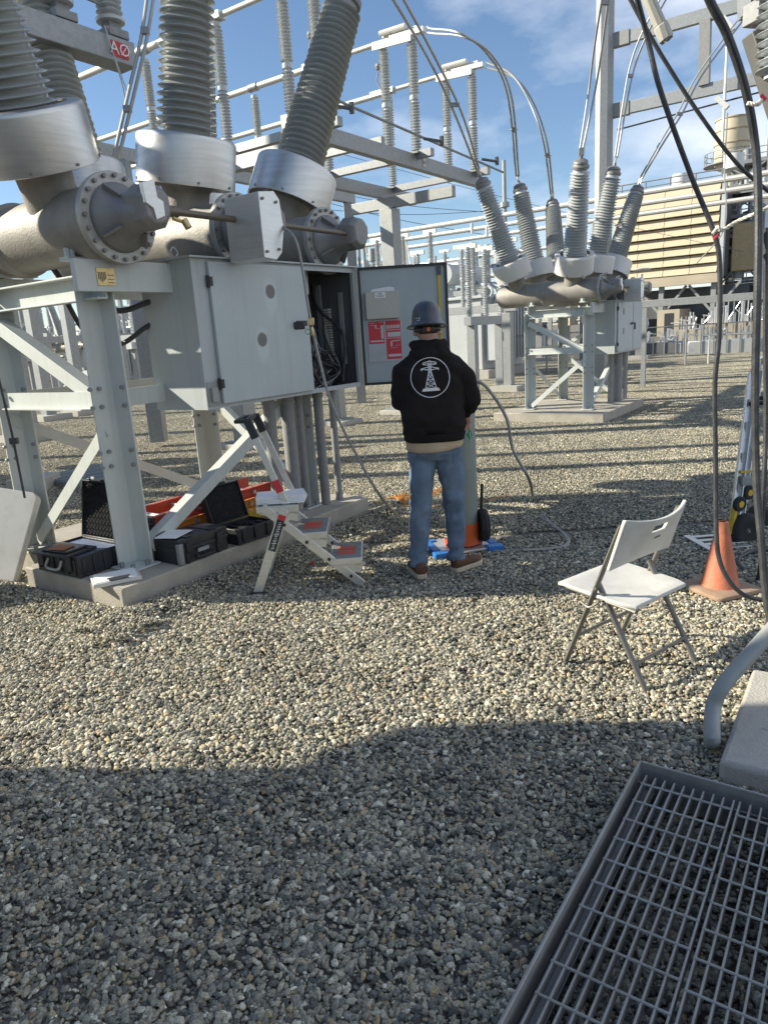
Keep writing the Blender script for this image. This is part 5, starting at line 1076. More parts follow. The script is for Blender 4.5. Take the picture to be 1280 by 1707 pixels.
# twin conductors
def twin(P1, P2, r_, lab, mt=aluc, sp_=None, group=None):
    t = thing('jumper_conductor', lab, 'conductor', group=group)
    for P_ in (P1, P2): q = B(); q.tube(spl(P_, 12), r_, n=8); q.build('strand', mt, t)
    for k in (sp_ or [.4]):
        A_, B_ = spl(P1, 12), spl(P2, 12); i = int(k*(len(A_)-1)); q = B(); d_ = (B_[i]-A_[i]); q.bar(A_[i]-d_*.15, B_[i]+d_*.15, .05, .05); q.build('spacer', galv, t)
    return t
twin([D(190, 262, 6.9), D(212, 165, 6.9), D(236, 60, 6.9), D(250, -40, 6.9)], [D(198, 264, 6.9), D(222, 165, 6.9), D(246, 60, 6.9), D(262, -40, 6.9)], .016, 'pair of grey conductors rising steeply between the near bushings', sp_=[.3, .72])
def topof(k, side):
    a = (.09, 1.13, 2.15)[k]; yb = .36 if side < 0 else 1.42; ax = Vector((.36*(k-1), .2*side, 1)).normalized(); p = Vector((a, yb, 2.445))+ax*(.62+PLEN+.32); return W2(p.x, p.y, p.z)
dgj = lambda px, py, d: D(px, py, d)
T = {(k, s): topof(k, s) for k in range(3) for s in (-1, 1)}
def yof(p): return p.y
A1, A2, A3 = T[(0, 1)], T[(1, 1)], T[(2, 1)]; B1, B2, B3 = T[(0, -1)], T[(1, -1)], T[(2, -1)]
ox = Vector((.03, .03, 0))
twin([A1-ox, D(758, 190, 11.5), D(715, 100, 10.5), D(650, -10, 9.0), D(610, -80, 8.4)], [A1+ox, D(770, 190, 11.5), D(727, 100, 10.5), D(668, -10, 9.0), D(630, -80, 8.4)], .018, 'long twin conductors falling from top centre to the leftmost far bushing', sp_=[.3])
e2 = W(8.25, 2.2, zt+.12); e3 = W(10.35, 2.2, zt+.12)
twin([A2-ox, D(846, 160, 12.6), D(812, 90, 12.2), D(765, 55, 11.9), D(720, 48, e2.y-.2), e2], [A2+ox, D(853, 165, 12.6), D(822, 95, 12.2), D(775, 62, 11.9), D(725, 56, e2.y-.2), e2-Z*.08], .018, 'arched twin conductors from the middle switch to the second far bushing', sp_=[.12])
twin([A3-ox, D(905, 235, 14.0), D(880, 165, 14.0), D(850, 122, 14.2), e3], [A3+ox, D(912, 240, 14.0), D(888, 170, 14.0), D(856, 129, 14.2), e3-Z*.08], .018, 'arched twin conductors from the farthest switch to the third far bushing', sp_=[.2])
twin([B1-ox, D(980, 160, B1.y), D(990, 80, B1.y-.3), D(1006, -20, B1.y-.8), D(1020, -100, B1.y-1)], [B1+ox, D(990, 160, B1.y), D(1003, 80, B1.y-.3), D(1017, -20, B1.y-.8), D(1032, -100, B1.y-1)], .018, 'twin conductors dropping vertically to the tallest front bushing', sp_=[.7])
twin([B2-ox, D(1037, 180, 13.2), D(1050, 110, 13.2), D(1072, 50, 13.0), D(1110, -20, 12.8)], [B2+ox, D(1043, 180, 13.2), D(1058, 110, 13.2), D(1082, 50, 13.0), D(1120, -20, 12.8)], .016, 'curved twin conductors to the middle front bushing of the far breaker', sp_=[.45])
twin([B3-ox, D(1098, 240, 14), D(1128, 190, 14), D(1165, 120, 14), D(1245, 12, 14)], [B3+ox, D(1104, 240, 14), D(1136, 190, 14), D(1172, 122, 14), D(1250, 18, 14)], .016, 'twin conductors slanting from the rightmost far bushing up to the right beam', sp_=[.5])

# ================================================================== TALL COLUMN AND GANTRY RIGHT
gp = G(1003, 625); dG = 19.0
pc = D(1002, 600, dG); gan = thing('gantry', 'tall hexagonal galvanised column with two horizontal beams at upper right', 'steel structure')
q = B(); q.cyl((pc.x, pc.y, 0), (pc.x, pc.y, 12.5), .235, .205, n=8); q.build('column', galv, gan, ang=20)
for k, (y0, y1, w_) in enumerate(((68, 12, .24), (185, 128, .24))):
    p0 = D(1024, y0, dG-.1); z_ = p0.z; L0 = p0; L1 = p0-gv*5.6
    q = B(); q.bar(L0, L1, .12, .26); bmx = q.build('beam', galv, gan, bev=.006); q = B(); q.bar(L0+gv*.1, L0-gv*.35, .16, .30); q.build('end_plate', galvd, bmx)
    if k == 0: Lt = L0
    else: Lb = L0
q = B(); q.bar(Lt-gv*2.0-Z*.1, Lb-gv*2.0+Z*.1, .22, .22, ref=gu); q.build('hanger_post', galvd, gan)
q = B(); q.cyl(Lt-gv*2.5+gu*-.2-Z*.3, Lt-gv*2.5-gu*.2-Z*2.9, .03, n=8); q.bar(Lt-gv*2.4-gu*.2-Z*.2, Lt-gv*2.6-gu*.2-Z*.5, .10, .08); q.bar(Lb-gv*2.3-gu*.2-Z*.25, Lb-gv*2.55-gu*.2-Z*.5, .12, .10); q.build('operating_rod', alu, gan)
q = B(); q.tube(spl([Lb-gv*2.55-gu*.2-Z*.6, Lb-gv*2.55-gu*.2-Z*1.8, Lb-gv*2.6-gu*.2-Z*3.0, Lb-gv*2.0-Z*3.7]), .014, n=6); q.build('drop_wire', aluc, gan)
q = B(); q.tube([Lb-gv*.1-gu*.1-Z*.45, Lb-gv*3.2-gu*.1-Z*.3], .02, n=6); q.build('brace_rod', rub, gan)
q = B(); q.bar(D(1060, 508, 17.5), D(1060, 508, 17.5)-gv*6.5, .12, .16); lb = q.build('low_beam', galv, None, bev=.004); tag(lb, 'long low galvanised beam crossing in front of the plant at right', 'steel beam')
for c_ in (.2, 3.2, 6.2):
    p = D(1060, 508, 17.5)-gv*c_; q = B(); q.bar((p.x, p.y, 0), (p.x, p.y, p.z-.08), .10, .10, ref=gu); q.build('post', galv, lb)
# steel arm at the top right corner
ar = thing('steel_bracket', 'dark box-section arm with perforated end hanging at the top right corner', 'steel structure')
q = B(); q.bar(D(1262, 50, 4.4), D(1320, 230, 4.4), .12, .13); q.build('arm', M('weathered_zinc', (.17, .165, .155), .6, .3, bump=.1), ar, bev=.006)
q = B()
p = D(1262, 22, 4.38)
q.bar(p+Vector((.01, 0, .05)), p+Vector((.01, 0, -.055)), .115, .12, ref=(1, .3, 0))
q.build('perforated_cap', galvd, ar, bev=.004)
q = B(); q.lathe([(r_*1.1, z) for r_, z in POSTP], D(1290, 130, 4.3), Vector((-.05, 0, 1)), n=20); q.build('insulator', porcw, ar, ang=60)
q = B(); q.bar(D(1235, 10, 4.6), D(1330, -5, 4.6), .1, .12); q.bar(D(1262, 20, 4.5), D(1264, -60, 4.5), .12, .14); q.build('mounting_bracket', galv, ar)

# ================================================================== FAR BUSES
for k, (p, lab) in enumerate(((( 672, 385), 'highest of three long pale bus pipes crossing the background'), ((676, 399), 'middle of three long pale bus pipes crossing the background'), ((712, 408), 'lowest of three long pale bus pipes crossing the background'))):
    p0 = D(p[0], p[1], 27+2.2*k); e = p0+gv*(6 if k < 2 else 1); q = B(); q.cyl(e, p0-gv*21, .08, n=10); bp = tag(q.build('bus_pipe', alu), lab, 'bus pipe', 'long background bus pipes')
    for c_ in (-2, 7, 15):
        pb = p0-gv*c_
        q = B(); q.cyl((pb.x, pb.y, pb.z-1.9), (pb.x, pb.y, pb.z), .06, n=8); q.cyl((pb.x, pb.y, 0), (pb.x, pb.y, pb.z-1.9), .11, n=8); q.build('support_post', galvd, bp)
    for c_ in (-.0, 3.9):
        q = B(); pb = p0-gv*c_
        if k == 1: q.tube([pb, pb-Z*1.6], .04, n=6); q.tube([pb, pb-Z*2.2-gv*.45], .04, n=6); q.build('v_brace', alu, bp)
# switch group between door and far breaker
def low_stand(lab, c, ex, w_, zb, n, fat, mt=porcw, frame_h=True, ncol=2, label_cat='steel structure'):
    t = thing('insulator_stand', lab, label_cat); c = Vector(c); c.z = 0; ex = Vector(ex)
    q = B(); q.bar(c-ex*w_/2+Z*zb, c+ex*w_/2+Z*zb, .2, .22); q.build('beam', galv, t)
    for k in range(ncol):
        s = -w_*.38+w_*.76*k/max(1, ncol-1); q = B(); q.bar(c+ex*s, c+ex*s+Z*(zb-.1), .22, .22, ref=gu); q.build('column', galv, t)
    for k in range(n):
        s = -w_*.44+w_*.88*k/max(1, n-1); p = post(t, c+ex*s+Z*(zb+.11), 2, fat, mt)
        q = B(); q.bar(c+ex*s+Z*(zb+1.85)-gv*.25, c+ex*s+Z*(zb+1.85)+gv*.25, .1, .12); q.build('terminal', alu, t)
    return t
low_stand('grey stand with a pair of post insulators right of the open door', D(812, 600, 20), gu, 2.2, 1.85, 3, 1.15)
low_stand('insulator stand close to the left side of the far breaker', D(775, 600, 22.5), gv, 3.5, 2.2, 3, 1.0)
low_stand('distant insulator stand seen above the cabinet and open door', D(640, 600, 27), gv, 5, 3.1, 5, 1.3)
low_stand('farther insulator stand behind the thick column', D(700, 600, 34), gv, 7, 3.2, 5, 1.2)
low_stand('distant stand seen under the top beam of the left frame', D(215, 600, 22), gv, 3.2, 2.0, 4, 1.1)
low_stand('distant stand left of the nearest leg with high insulators', D(148, 600, 27), gu, 4, 2.2, 4, 1.1)
low_stand('stand farthest left behind the folding table', D(20, 600, 30), gv, 6, 2.4, 4, 1.1)
low_stand('distant insulator stand between cabinet underside and conduits', D(420, 600, 36), gv, 8, 2.8, 5, 1.3)
for k, (p, w_, h_, lab) in enumerate((((70, 19, .28), .28, 4.6, 'galvanised column just right of the left frame leg'), ((30, 14.5, .3), .3, 4.8, 'wide galvanised column behind the left frame leg'), ((127, 20, .3), .25, 4.4, 'galvanised column with footing beyond the left frame'), ((262, 27, .3), .22, 4.2, 'galvanised column on a footing below the cabinet'), ((848, 19, .3), .22, 2.0, 'round steel post left of the far breaker'))):
    pb = D(p[0], 620, p[1]); q = B(); pb.z = 0
    q.bar(pb+Z*.0, pb+Z*h_, w_, w_, ref=gu); t_ = tag(q.build('steel_column', galv, bev=.006), lab, 'column')
    q = B(); q.bar(pb-Z*.1, pb+Z*.15, w_+.55, w_+.55, ref=gu); q.build('footing', concl, t_)
# transformer with radiators
def transformer(c, lab, sc=1):
    t = thing('transformer', lab, 'transformer', c, RZ, scale=sc)
    q = B(); q.bx(-1.6, 1.6, -.9, .9, .3, 2.6); q.bx(-1.7, 1.7, -1, 1, 2.6, 2.7); q.build('tank', greyeq, t, bev=.02)
    for s in range(2):
        for k in range(12):
            q = B(); x0 = -1.5+k*.26; y0 = -1.45 if s == 0 else 1.0; q.bx(x0, x0+.05, y0, y0+.45, .6, 2.4); q.build('radiator_fin', greyeq, t)
    q = B(); q.cyl((-1.4, .6, 3.5), (1.2, .6, 3.5), .35, n=20); q.bx(-1, -.9, .5, .7, 2.7, 3.3); q.bx(.7, .8, .5, .7, 2.7, 3.3); q.build('conservator', greyeq, t)
    for k in range(3): o = post(t, (-1.1+k*1.1, -.4, 2.7), 2, 1.4); q = B(); q.cyl((-1.1+k*1.1, -.4, 4.7), (-1.1+k*1.1, -.4, 5.0), .05, n=8); q.build('terminal', alu, t)
    q = B(); q.bx(-1.8, 1.8, -1.2, 1.2, 0, .3); q.build('base', concl, t)
    q = B()
    for k in range(6): q.tube(spl([(-1.2+.4*k, -.95, 2.4), (-1.2+.4*k, -1.1, 2.9), (-.9+.35*k, -.2, 3.2)], 4), .05, n=6)
    q.build('pipework', greyeq, t)['kind'] = 'stuff'; return t
p = D(800, 600, 26); transformer((p.x, p.y, 0), 'grey transformer with radiator fins right of the open door')
p = D(205, 600, 36); transformer((p.x, p.y, 0), 'distant transformer seen below the cabinet-side cables')
p = D(610, 600, 40); transformer((p.x, p.y, 0), 'distant transformer behind the open door top edge', 1.25)
# horizontal pipe rack bands far behind
def rack(lab, c, L_, zb, nz, nc, mt=galv, seed=1):
    rnd = random.Random(seed); t = thing('pipe_rack', lab, 'pipe rack'); c = Vector(c); c.z = 0
    for k in range(nc): p_ = c+gv*(-L_/2+L_*k/(nc-1)); q = B(); q.bar(p_, p_+Z*(zb+.8), .18, .18, ref=gu); q.bar(p_+gu*1.4, p_+gu*1.4+Z*(zb+.8), .18, .18, ref=gu); q.build('column', mt, t)
    for k in range(nz): z_ = zb*.35+(zb*.75)*k/max(1, nz-1); q = B(); q.cyl(c-gv*L_/2+Z*z_+gu*rnd.uniform(0, 1.2), c+gv*L_/2+Z*z_+gu*rnd.uniform(0, 1.2), rnd.uniform(.05, .14), n=8); q.build('pipe', silver if k % 2 else mt, t)
    for k in range(nc*2): p_ = c+gv*rnd.uniform(-L_/2, L_/2); z0 = rnd.uniform(0, zb*.5); q = B(); q.cb(p_+Z*(z0+.5)+gu*.4, (rnd.uniform(.4, 1.4), rnd.uniform(.4, 1), rnd.uniform(.6, 1.5))); q.build('cabinet', rnd.choice([greyeq, darkeq, tancd, silver]), t)
    return t
rack('long silver pipe rack in the distance behind the open door', D(760, 600, 42), 16, 5.0, 8, 8, seed=3)
rack('distant pipe rack at left beyond the steel frame', D(120, 600, 48), 22, 3.2, 6, 9, seed=5)
rack('low distant rack beneath the cabinet', D(420, 600, 50), 26, 3.0, 6, 9, seed=8)

IT_ME = []
def instrument(px, d_, h_, lab, kind=0):
    p = D(px, 600, d_); p.z = 0; t = thing('instrument_transformer', lab, 'instrument transformer', p, RZ+random.uniform(-.1, .1))
    q = B(); q.bx(-.14, .14, -.14, .14, 0, h_); q.build('pedestal', galv, t, bev=.01); q = B(); q.bx(-.4, .4, -.4, .4, -.1, .15); q.build('footing', concl, t)
    q = B(); q.bx(-.3, .3, -.25, .25, h_, h_+.45); q.cyl((0, -.25, h_+.22), (0, -.32, h_+.22), .12, n=12); q.build('base_tank', greyeq if kind != 1 else darkeq, t, bev=.02)
    o = post(t, (0, 0, h_+.45), 2, 1.5 if kind != 2 else 1.0)
    q = B()
    if kind == 0: q.cyl((0, 0, h_+2.2), (0, 0, h_+2.75), .24, .2, n=16); q.cyl((0, -.3, h_+2.5), (0, .3, h_+2.5), .05, n=8)
    elif kind == 1: q.cyl((-.0, -.45, h_+2.4), (0, .45, h_+2.4), .22, n=16)
    else: q.lathe([(0, -.04), (.34, -.03), (.36, 0), (.34, .03), (0, .04)], (0, 0, h_+2.35), n=20)
    q.build('head', silver if kind else galvd, t); return t
for a_ in ((95, 33, 1.6, 'instrument transformer seen just above the left middle rail', 0), (165, 38, 1.8, 'instrument transformer half hidden by the nearest steel leg', 1), (228, 30, 1.7, 'instrument transformer left of the cabinet side', 2), (50, 26, 1.5, 'instrument transformer beyond the left frame leg', 0), (570, 30, 2.3, 'tall instrument transformer above the open compartment', 0), (597, 26, 2.6, 'instrument transformer peeking over the open door top edge', 1), (632, 36, 2.9, 'instrument transformer left of the thick column', 0), (783, 29, 1.5, 'disc-topped instrument transformer right of the open door', 2), (835, 31, 2.0, 'instrument transformer beside the left far bushing', 0), (760, 38, 2.4, 'instrument transformer far behind the open door', 1), (1065, 30, 1.2, 'short instrument transformer right of the far cabinet', 2), (900, 34, 1.3, 'instrument transformer seen through the far breaker frame', 1), (945, 40, 1.5, 'second instrument transformer seen through the far breaker frame', 0)): instrument(*a_)
for k, (x_, y_, h_, lab) in enumerate(((-7.2, 6.9, 7.5, 'thick pole left of view casting a long shadow by the chair'), (-9.5, 7.9, 10.5, 'tall slim pole left of view beyond the table'), (-8.2, 9.3, 9.0, 'pole left of view in line with the far breaker'), (-11, 10.6, 12.0, 'tallest pole left of view'), (-9.6, 12.2, 10.0, 'pole left of view near the distant frame'))):
    q = B(); q.cyl((x_, y_, 0), (x_, y_, h_), .15 if k else .24, .1, n=12); q.bar((x_, y_-1.2, h_*.8), (x_, y_+1.2, h_*.8), .14, .14); q.bar((x_, y_-.9, h_*.93), (x_, y_+.9, h_*.93), .12, .12); t_ = tag(q.build('steel_pole', galv), lab, 'pole')
    for yy in (-1.1, 0, 1.1): o_ = post(t_, (x_, y_+yy, h_*.8+.07), 2, 1.1)
lf = copy_tree(far, None, ('foot_plate',)); lf.location = (-8.6, 8.4, 0); lf.scale = (.95,)*3; tag(lf, 'circuit breaker standing just out of view to the left', 'circuit breaker')
# ================================================================== FENCE
fn = thing('chain_link_fence', 'chain link fence with round posts along the far right edge of the yard', 'fence')
f0_, f1_ = G(800, 628), G(1290, 601); fd = (f1_-f0_); FL = fd.length+6; fd.normalize(); fh = 1.32
k = 0; s = 0
while s < FL: p = f0_+fd*s; q = B(); q.cyl(p, p+Z*(fh+.05), .032, n=8); q.build('post', galv, fn); s += 2.3
q = B(); q.cyl(f0_+Z*fh, f0_+fd*FL+Z*fh, .02, n=6); q.build('top_rail', galv, fn)
q = B(); s = -fh
while s < FL:
    for sg_ in (1, -1):
        a_ = s if sg_ == 1 else s+fh; b_ = s+fh if sg_ == 1 else s
        t0_, t1_ = 0, 1
        pa, pb = f0_+fd*a_, f0_+fd*b_+Z*fh
        if min(a_, b_) >= 0 and max(a_, b_) <= FL: q.tube([pa, pb], .0028, n=3, caps=False)
    s += .075
q.build('wire_mesh', galv, fn, smooth=False)['kind'] = 'stuff'

# ================================================================== POWER PLANT
DB = 62.0
pr = D(1195, 455, DB); bz0 = pr.z; bz1 = D(1195, 302, DB).z
bl = thing('plant_building', 'tan power plant building with rows of sloping louvre panels at right', 'building')
LB = 8.6; nl = 9; dh = (bz1-bz0)/nl; nrm = -gu
base = Vector((pr.x, pr.y, 0))
for k in range(nl):
    z0 = bz0+dh*k
    for m_ in range(4):
        a0_, a1_ = m_*LB/4+.02, (m_+1)*LB/4-.02; q = B()
        p1_, p2_ = base+gv*a0_, base+gv*a1_
        q.add([p1_+nrm*.5+Z*(z0+.10), p2_+nrm*.5+Z*(z0+.10), p2_+nrm*.1+Z*(z0+dh), p1_+nrm*.1+Z*(z0+dh), p1_+nrm*.44+Z*(z0+.07), p2_+nrm*.44+Z*(z0+.07), p2_+nrm*.0+Z*(z0+dh-.03), p1_+nrm*.0+Z*(z0+dh-.03)], [(0, 1, 2, 3), (7, 6, 5, 4), (0, 4, 5, 1), (1, 5, 6, 2), (2, 6, 7, 3), (3, 7, 4, 0)])
        q.build('louvre_panel', tancl, bl, smooth=False)
q = B(); 
def bblock(q, a0_, a1_, d0, d1, z0, z1, org=base): 
    P_ = [org+gv*a0_+gu*d0, org+gv*a1_+gu*d0, org+gv*a1_+gu*d1, org+gv*a0_+gu*d1]; q.add([p+Z*z0 for p in P_]+[p+Z*z1 for p in P_], [(3, 2, 1, 0), (4, 5, 6, 7), (0, 1, 5, 4), (1, 2, 6, 5), (2, 3, 7, 6), (3, 0, 4, 7)])
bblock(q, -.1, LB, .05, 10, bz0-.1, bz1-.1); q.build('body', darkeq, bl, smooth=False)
q = B(); bblock(q, -.2, LB, -.72, -.5, bz0-.35, bz0+.0); bblock(q, -.2, LB, -.8, .0, bz0-.75, bz0-.35); q.build('bottom_trim', tancd, bl, smooth=False)
q = B(); bblock(q, -.45, -.15, -.6, .1, bz0-.4, bz1+.4); q.build('corner_column', greyeq, bl, smooth=False)
for s in range(3):
    q = B(); bblock(q, s*4.2, s*4.2+.4, -.3, .1, 0, bz0-.75); q.build('column', galvd, bl, smooth=False)
    q = B(); q.bar(base+gv*(s*4.2+.2)+Z*(bz0-3.2), base+gv*(s*4.2+2.2)+Z*(bz0-.8), .2, .2); q.bar(base+gv*(s*4.2+.2)+Z*(bz0-3.2), base+gv*(s*4.2-1.8)+Z*(bz0-.8), .2, .2); q.build('knee_brace', galvd, bl)
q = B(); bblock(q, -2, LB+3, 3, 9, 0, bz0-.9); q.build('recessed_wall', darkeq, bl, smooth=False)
q = B(); bblock(q, 2.4, 4.2, -2.2, 2, 0, 2.2); bblock(q, 7, 8.5, -2, 2, 0, 2.6); q.build('ground_floor_enclosure', tancd, bl, smooth=False)
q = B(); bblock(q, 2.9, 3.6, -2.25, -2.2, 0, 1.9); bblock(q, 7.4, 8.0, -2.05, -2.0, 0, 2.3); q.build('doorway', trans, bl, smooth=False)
# roof rail and drums
q = B()
for s in range(5): q.cyl(base+gv*(s*2)+Z*bz1, base+gv*(s*2)+Z*(bz1+.9), .06, n=6)
q.cyl(base-gv*.2+Z*(bz1+.9), base+gv*8.6+Z*(bz1+.9), .06, n=6); q.cyl(base-gv*.2+Z*(bz1+.45), base+gv*8.6+Z*(bz1+.45), .05, n=6); q.build('roof_rail', steeld, bl)
for s, rr_, hh in ((3.6, .72, 1.0), (-.5, .78, 1.1)):
    q = B(); c_ = base+gv*s+gu*2+Z*(bz1+.35 if s > 0 else bz1+1.1); q.cyl(c_, c_+Z*hh, rr_, n=28); q.build('roof_drum', M('white_drum', (.66, .66, .64), .5), bl)
# stack
ps = D(1217, 300, 80); sk = thing('exhaust_stack', 'tall cream exhaust stack with two ring bands at upper right', 'chimney')
zt_ = D(1218, 198, 80).z; zb_ = D(1218, 272, 80).z; rs_ = 1.68
q = B(); q.cyl((ps.x, ps.y, 0), (ps.x, ps.y, zb_), rs_*.55, n=24); q.lathe([(rs_*.75, zb_-.6), (rs_, zb_), (rs_, zt_), (rs_-.1, zt_), (rs_-.1, zb_+1)], (ps.x, ps.y, 0), n=48, close=False); q.build('shaft', M('cream_stack', (.58, .50, .36), .6, var=.06, scale=.4), sk)
for zz in (zt_-.1, zb_+(zt_-zb_)*.72, zb_+(zt_-zb_)*.42, zb_+.1): q = B(); q.lathe([(rs_, -.06), (rs_+.09, -.05), (rs_+.09, .05), (rs_, .06)], (ps.x, ps.y, zz), n=48, close=True); q.build('ring_band', M('stack_band', (.40, .32, .22), .6), sk)
q = B()
for i in range(16): an = i*PI/8; q.cyl((ps.x+math.cos(an)*(rs_+.9), ps.y+math.sin(an)*(rs_+.9), zb_-.2), (ps.x+math.cos(an)*(rs_+.9), ps.y+math.sin(an)*(rs_+.9), zb_+1), .04, n=5)
q.lathe([(rs_, -.2), (rs_+1, -.2), (rs_+1, -.1), (rs_, -.1)], (ps.x, ps.y, zb_), n=32, close=True)
for h in (.5, 1): q.lathe([(rs_+.86, h-.03), (rs_+.94, h-.03), (rs_+.94, h+.03), (rs_+.86, h+.03)], (ps.x, ps.y, zb_), n=32, close=True)
q.build('platform', steeld, sk)
# steel lattice tower with piping between building and right edge
lt = thing('process_tower', 'dark steel process tower with pipes right of the louvred building', 'steel structure')
rb = D(1196, 500, 66); rnd = random.Random(4)
zl = [0, bz0-1, bz0+3.2, (bz0+bz1)/2+1.2, bz1-.4, bz1+1.9]
def RT(a, d, z): return Vector((rb.x, rb.y, 0))-gv*a+gu*d+Z*z
for a in (0, 3.4, 6.8, 10.2):
    for d_ in (0, 4):
        q = B(); top = zl[-1] if a < 4 else (zl[3] if a < 8 else zl[4]); q.bar(RT(a, d_, 0), RT(a, d_, top), .25, .25, ref=gu); q.build('column', steeld, lt)
for z_ in zl[1:]:
    for d_ in (0, 4):
        ae = 10.2 if z_ <= zl[4] and z_ != zl[4] else 3.4
        q = B(); q.bar(RT(0, d_, z_), RT(ae, d_, z_), .2, .3); q.build('girder', steeld, lt)
    q = B(); q.bar(RT(0, 2, z_-.05), RT(ae, 2, z_-.05), 4, .06); q.build('deck', galvd, lt)
    q = B()
    for h in (.5, 1.0): q.cyl(RT(0, -.1, z_+h), RT(ae, -.1, z_+h), .045, n=5)
    for s in range(int(ae/1.1)): q.cyl(RT(s*1.1, -.1, z_), RT(s*1.1, -.1, z_+1), .04, n=5)
    q.build('handrail', galv, lt)
for k in range(len(zl)-1):
    for a in (0, 3.4, 6.8):
        if zl[k+1] > zl[3]+.1 and a > 3: continue
        q = B(); q.bar(RT(a, 0, zl[k]), RT(a+3.4, 0, zl[k+1]), .14, .14); q.bar(RT(a+3.4, 0, zl[k]), RT(a, 0, zl[k+1]), .14, .14); q.build('cross_brace', steeld, lt)
for k in range(110):
    a = rnd.uniform(.3, 10); z0 = rnd.choice(zl[:5])+rnd.uniform(.2, 1.6); d_ = rnd.uniform(.5, 3.4); q = B(); ty = rnd.random()
    if ty < .40: q.cyl(RT(a, d_, z0), RT(a, d_, z0+rnd.uniform(1.2, 4)), rnd.uniform(.12, .45), n=12)
    elif ty < .7: q.cyl(RT(a, d_, z0), RT(a+rnd.uniform(-3, 3), d_, z0), rnd.uniform(.08, .3), n=10)
    else: q.cb(RT(a, d_, z0+.6), (rnd.uniform(.6, 1.8), 1, rnd.uniform(.5, 1.8)))
    q.build('process_equipment', rnd.choice([silver, silver, greyeq, tancd, steeld]), lt)
q = B(); q.cyl(RT(3.6, -.6, bz0-2), RT(3.6, -.6, zl[3]+.5), .42, n=18); q.build('silver_riser', silver, lt); q = B(); q.cyl(RT(6.4, -.5, bz0-2), RT(6.4, -.5, zl[3]-.5), .3, n=18); q.build('silver_riser', silver, lt)
q = B(); q.bar(RT(2.2, 1.5, bz0+.2), RT(2.2, 1.5, zl[3]-.6), 2.6, 3.4, ref=gu); q.build('tan_vessel', M('tan_vessel', (.60, .46, .26), .6), lt, bev=.1)
q = B()
for k in range(9): q.cyl(RT(9+rnd.uniform(-1, 5), 1, zl[3]+rnd.uniform(-1, 1)), RT(9+rnd.uniform(-1, 5), 1, zl[4]+rnd.uniform(-.5, 2.5)), .12, n=8)
q.build('vent_pipes', steeld, lt)
# low equipment in front of plant behind fence
eq = [(1090, 34, 2.2, 1.0, 'dark valve skid behind the fence left of the tan wall', darkeq), (1150, 33, 1.6, .9, 'grey pump skid behind the fence', greyeq), (1215, 31, 3.0, 1.1, 'cluster of silver valves behind the fence at right', silver), (1250, 40, 4.5, 2.2, 'low tan wall behind the fence at the right edge', tancd), (1010, 33, 2.5, 1.0, 'dark skid hidden behind the far breaker', darkeq), (1175, 44, 3.0, 1.6, 'tan equipment box under the plant building', tancd)]
for (px, d_, w_, h_, lab, mt) in eq:
    p = D(px, 600, d_); p.z = 0; t = thing('equipment_skid', lab, 'equipment', p, RZ)
    q = B(); q.bx(-w_*.3, w_*.3, -w_/2, w_/2, 0, h_*.5); q.build('base_box', mt, t, bev=.02)
    q = B()
    for k in range(int(w_*7)):
        x0, y0 = rnd.uniform(-w_*.3, w_*.3), rnd.uniform(-w_/2, w_/2); q.cyl((x0, y0, h_*.3), (x0, y0, h_*rnd.uniform(.6, 1.15)), rnd.uniform(.02, .07), n=6)
        if k % 2: q.cyl((x0, y0, h_*rnd.uniform(.5, 1)), (x0, y0+rnd.uniform(-.8, .8), h_*rnd.uniform(.5, 1)), rnd.uniform(.02, .05), n=6)
    q.build('pipework', silver if mt is not silver else galv, t)['kind'] = 'stuff'
    q = B()
    for k in range(int(w_*2)): y0 = -w_/2+k*.5; q.cyl((-w_*.32, y0, 0), (-w_*.32, y0, h_), .03, n=6)
    q.build('rail_post', galv, t)
hr = D(1180, 600, 24.6); hr.z = 0; q = B(); q.tube([hr, hr+Z*.95, hr-gv*1.5+Z*.95, hr-gv*1.5], .04, n=8); tag(q.build('guard_rail', whitep), 'white pipe guard rail in front of the fence below the plant', 'rail')

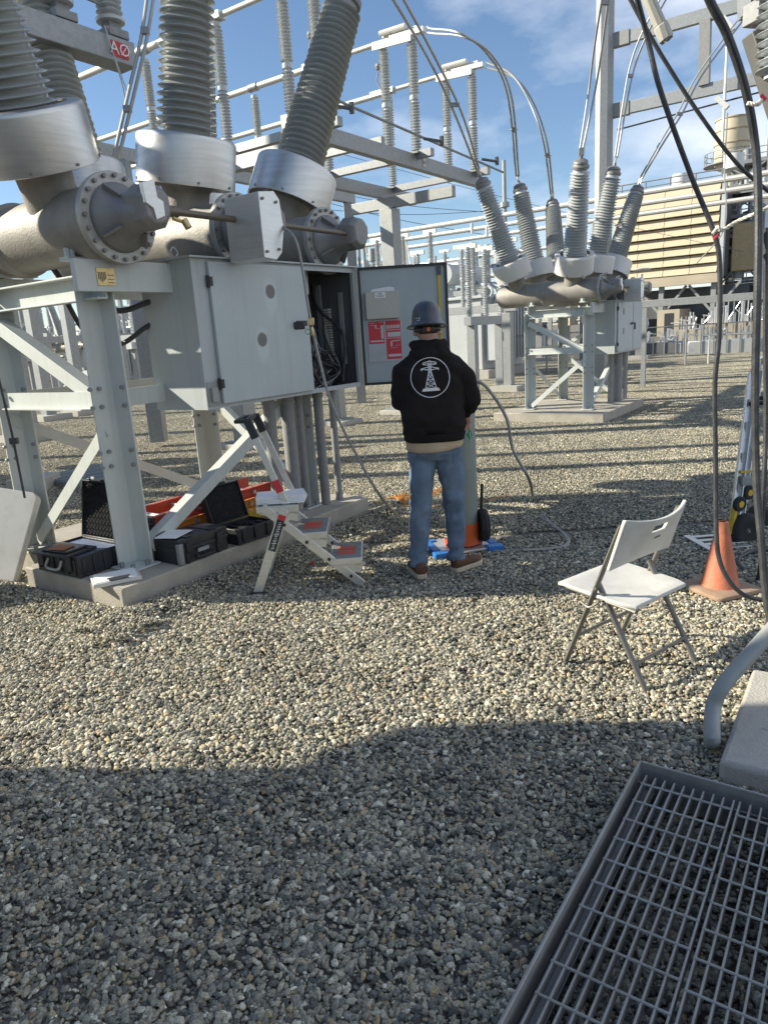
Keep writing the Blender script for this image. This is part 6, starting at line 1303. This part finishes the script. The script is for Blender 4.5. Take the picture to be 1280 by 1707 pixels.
# ground cable trench lid at left and small items
tg = thing('trench_lid', 'galvanised ribbed trench lid on the gravel behind the near case', 'trench lid')
p = G(150, 800); q = B(); q.bar(p-gv*.55+Z*.05, p+gv*.55+Z*.05, 1.0, .08); q.build('lid_plate', galvd, tg, bev=.004)
for k in range(14): q = B(); q.bar(p-gv*.54+gu*(-.46+k*.07)+Z*.096, p+gv*.54+gu*(-.46+k*.07)+Z*.096, .022, .010); q.build('rib', galv, tg)
p = G(60, 815); q = B(); q.cb((p.x, p.y, .07), (.5, .45, .2)); tag(q.build('concrete_block', concl, bev=.01), 'concrete block beside the trench lid at left', 'concrete block')
# black cable and clip on left leg
q = B(); q.tube([D(-4, 620, 4.7), D(20, 720, 4.7), D(42, 830, 4.72)], .008, n=8); q.cb(D(24, 735, 4.68), (.05, .03, .04)); tag(q.build('ground_cable', rub), 'thin black ground cable clipped to the left frame leg', 'cable')

# overhead wires
q = B()
ow = thing('overhead_wires', 'thin dark wires sagging across the sky behind the steel stand', 'wires')
for k, (p0, p1) in enumerate((((380, 292, 30), (860, 400, 34)), ((460, 300, 30), (830, 355, 36)), ((490, 345, 32), (840, 350, 36)), ((470, 230, 40), (1240, 420, 44)))):
    a_, c_ = D(*p0), D(*p1); q = B(); q.tube(spl([a_, a_.lerp(c_, .5)-Z*.25, c_]), .012, n=5); q.build('wire', rub, ow)
pm = D(846, 600, 36); q = B(); q.cyl((pm.x, pm.y, 0), (pm.x, pm.y, D(846, 267, 36).z), .13, .09, n=10); q.cyl((pm.x, pm.y, D(846, 345, 36).z), (pm.x, pm.y, D(846, 337, 36).z), .22, n=10); tag(q.build('lightning_mast', greyc), 'slim dark lightning mast left of the far bushings', 'mast')

# ================================================================== SHADE BLOCK added at left, off frame, to cast the foreground shade
rl = thing('shade_block', 'pale unseen block added left of the camera to shade the foreground', 'building')
q = B(); q.bx(-10, -5, -8, 2.97, 0, 4.3); q.build('wall', concl, rl, bev=.01)
q = B(); q.add([(x, y, z) for x in (-5.32, -4.95) for (y, z) in ((2.972, 2.62), (3.14, 2.70), (3.30, 2.86), (3.30, 4.32), (2.972, 4.32))], [(0, 1, 2, 3, 4), (9, 8, 7, 6, 5)]+[(i, 5+i, 5+(i+1) % 5, (i+1) % 5) for i in range(5)]); q.build('shade_overhang', concl, rl, bev=.01)  # added overhang out of view, underside shaped to step the shadow edge
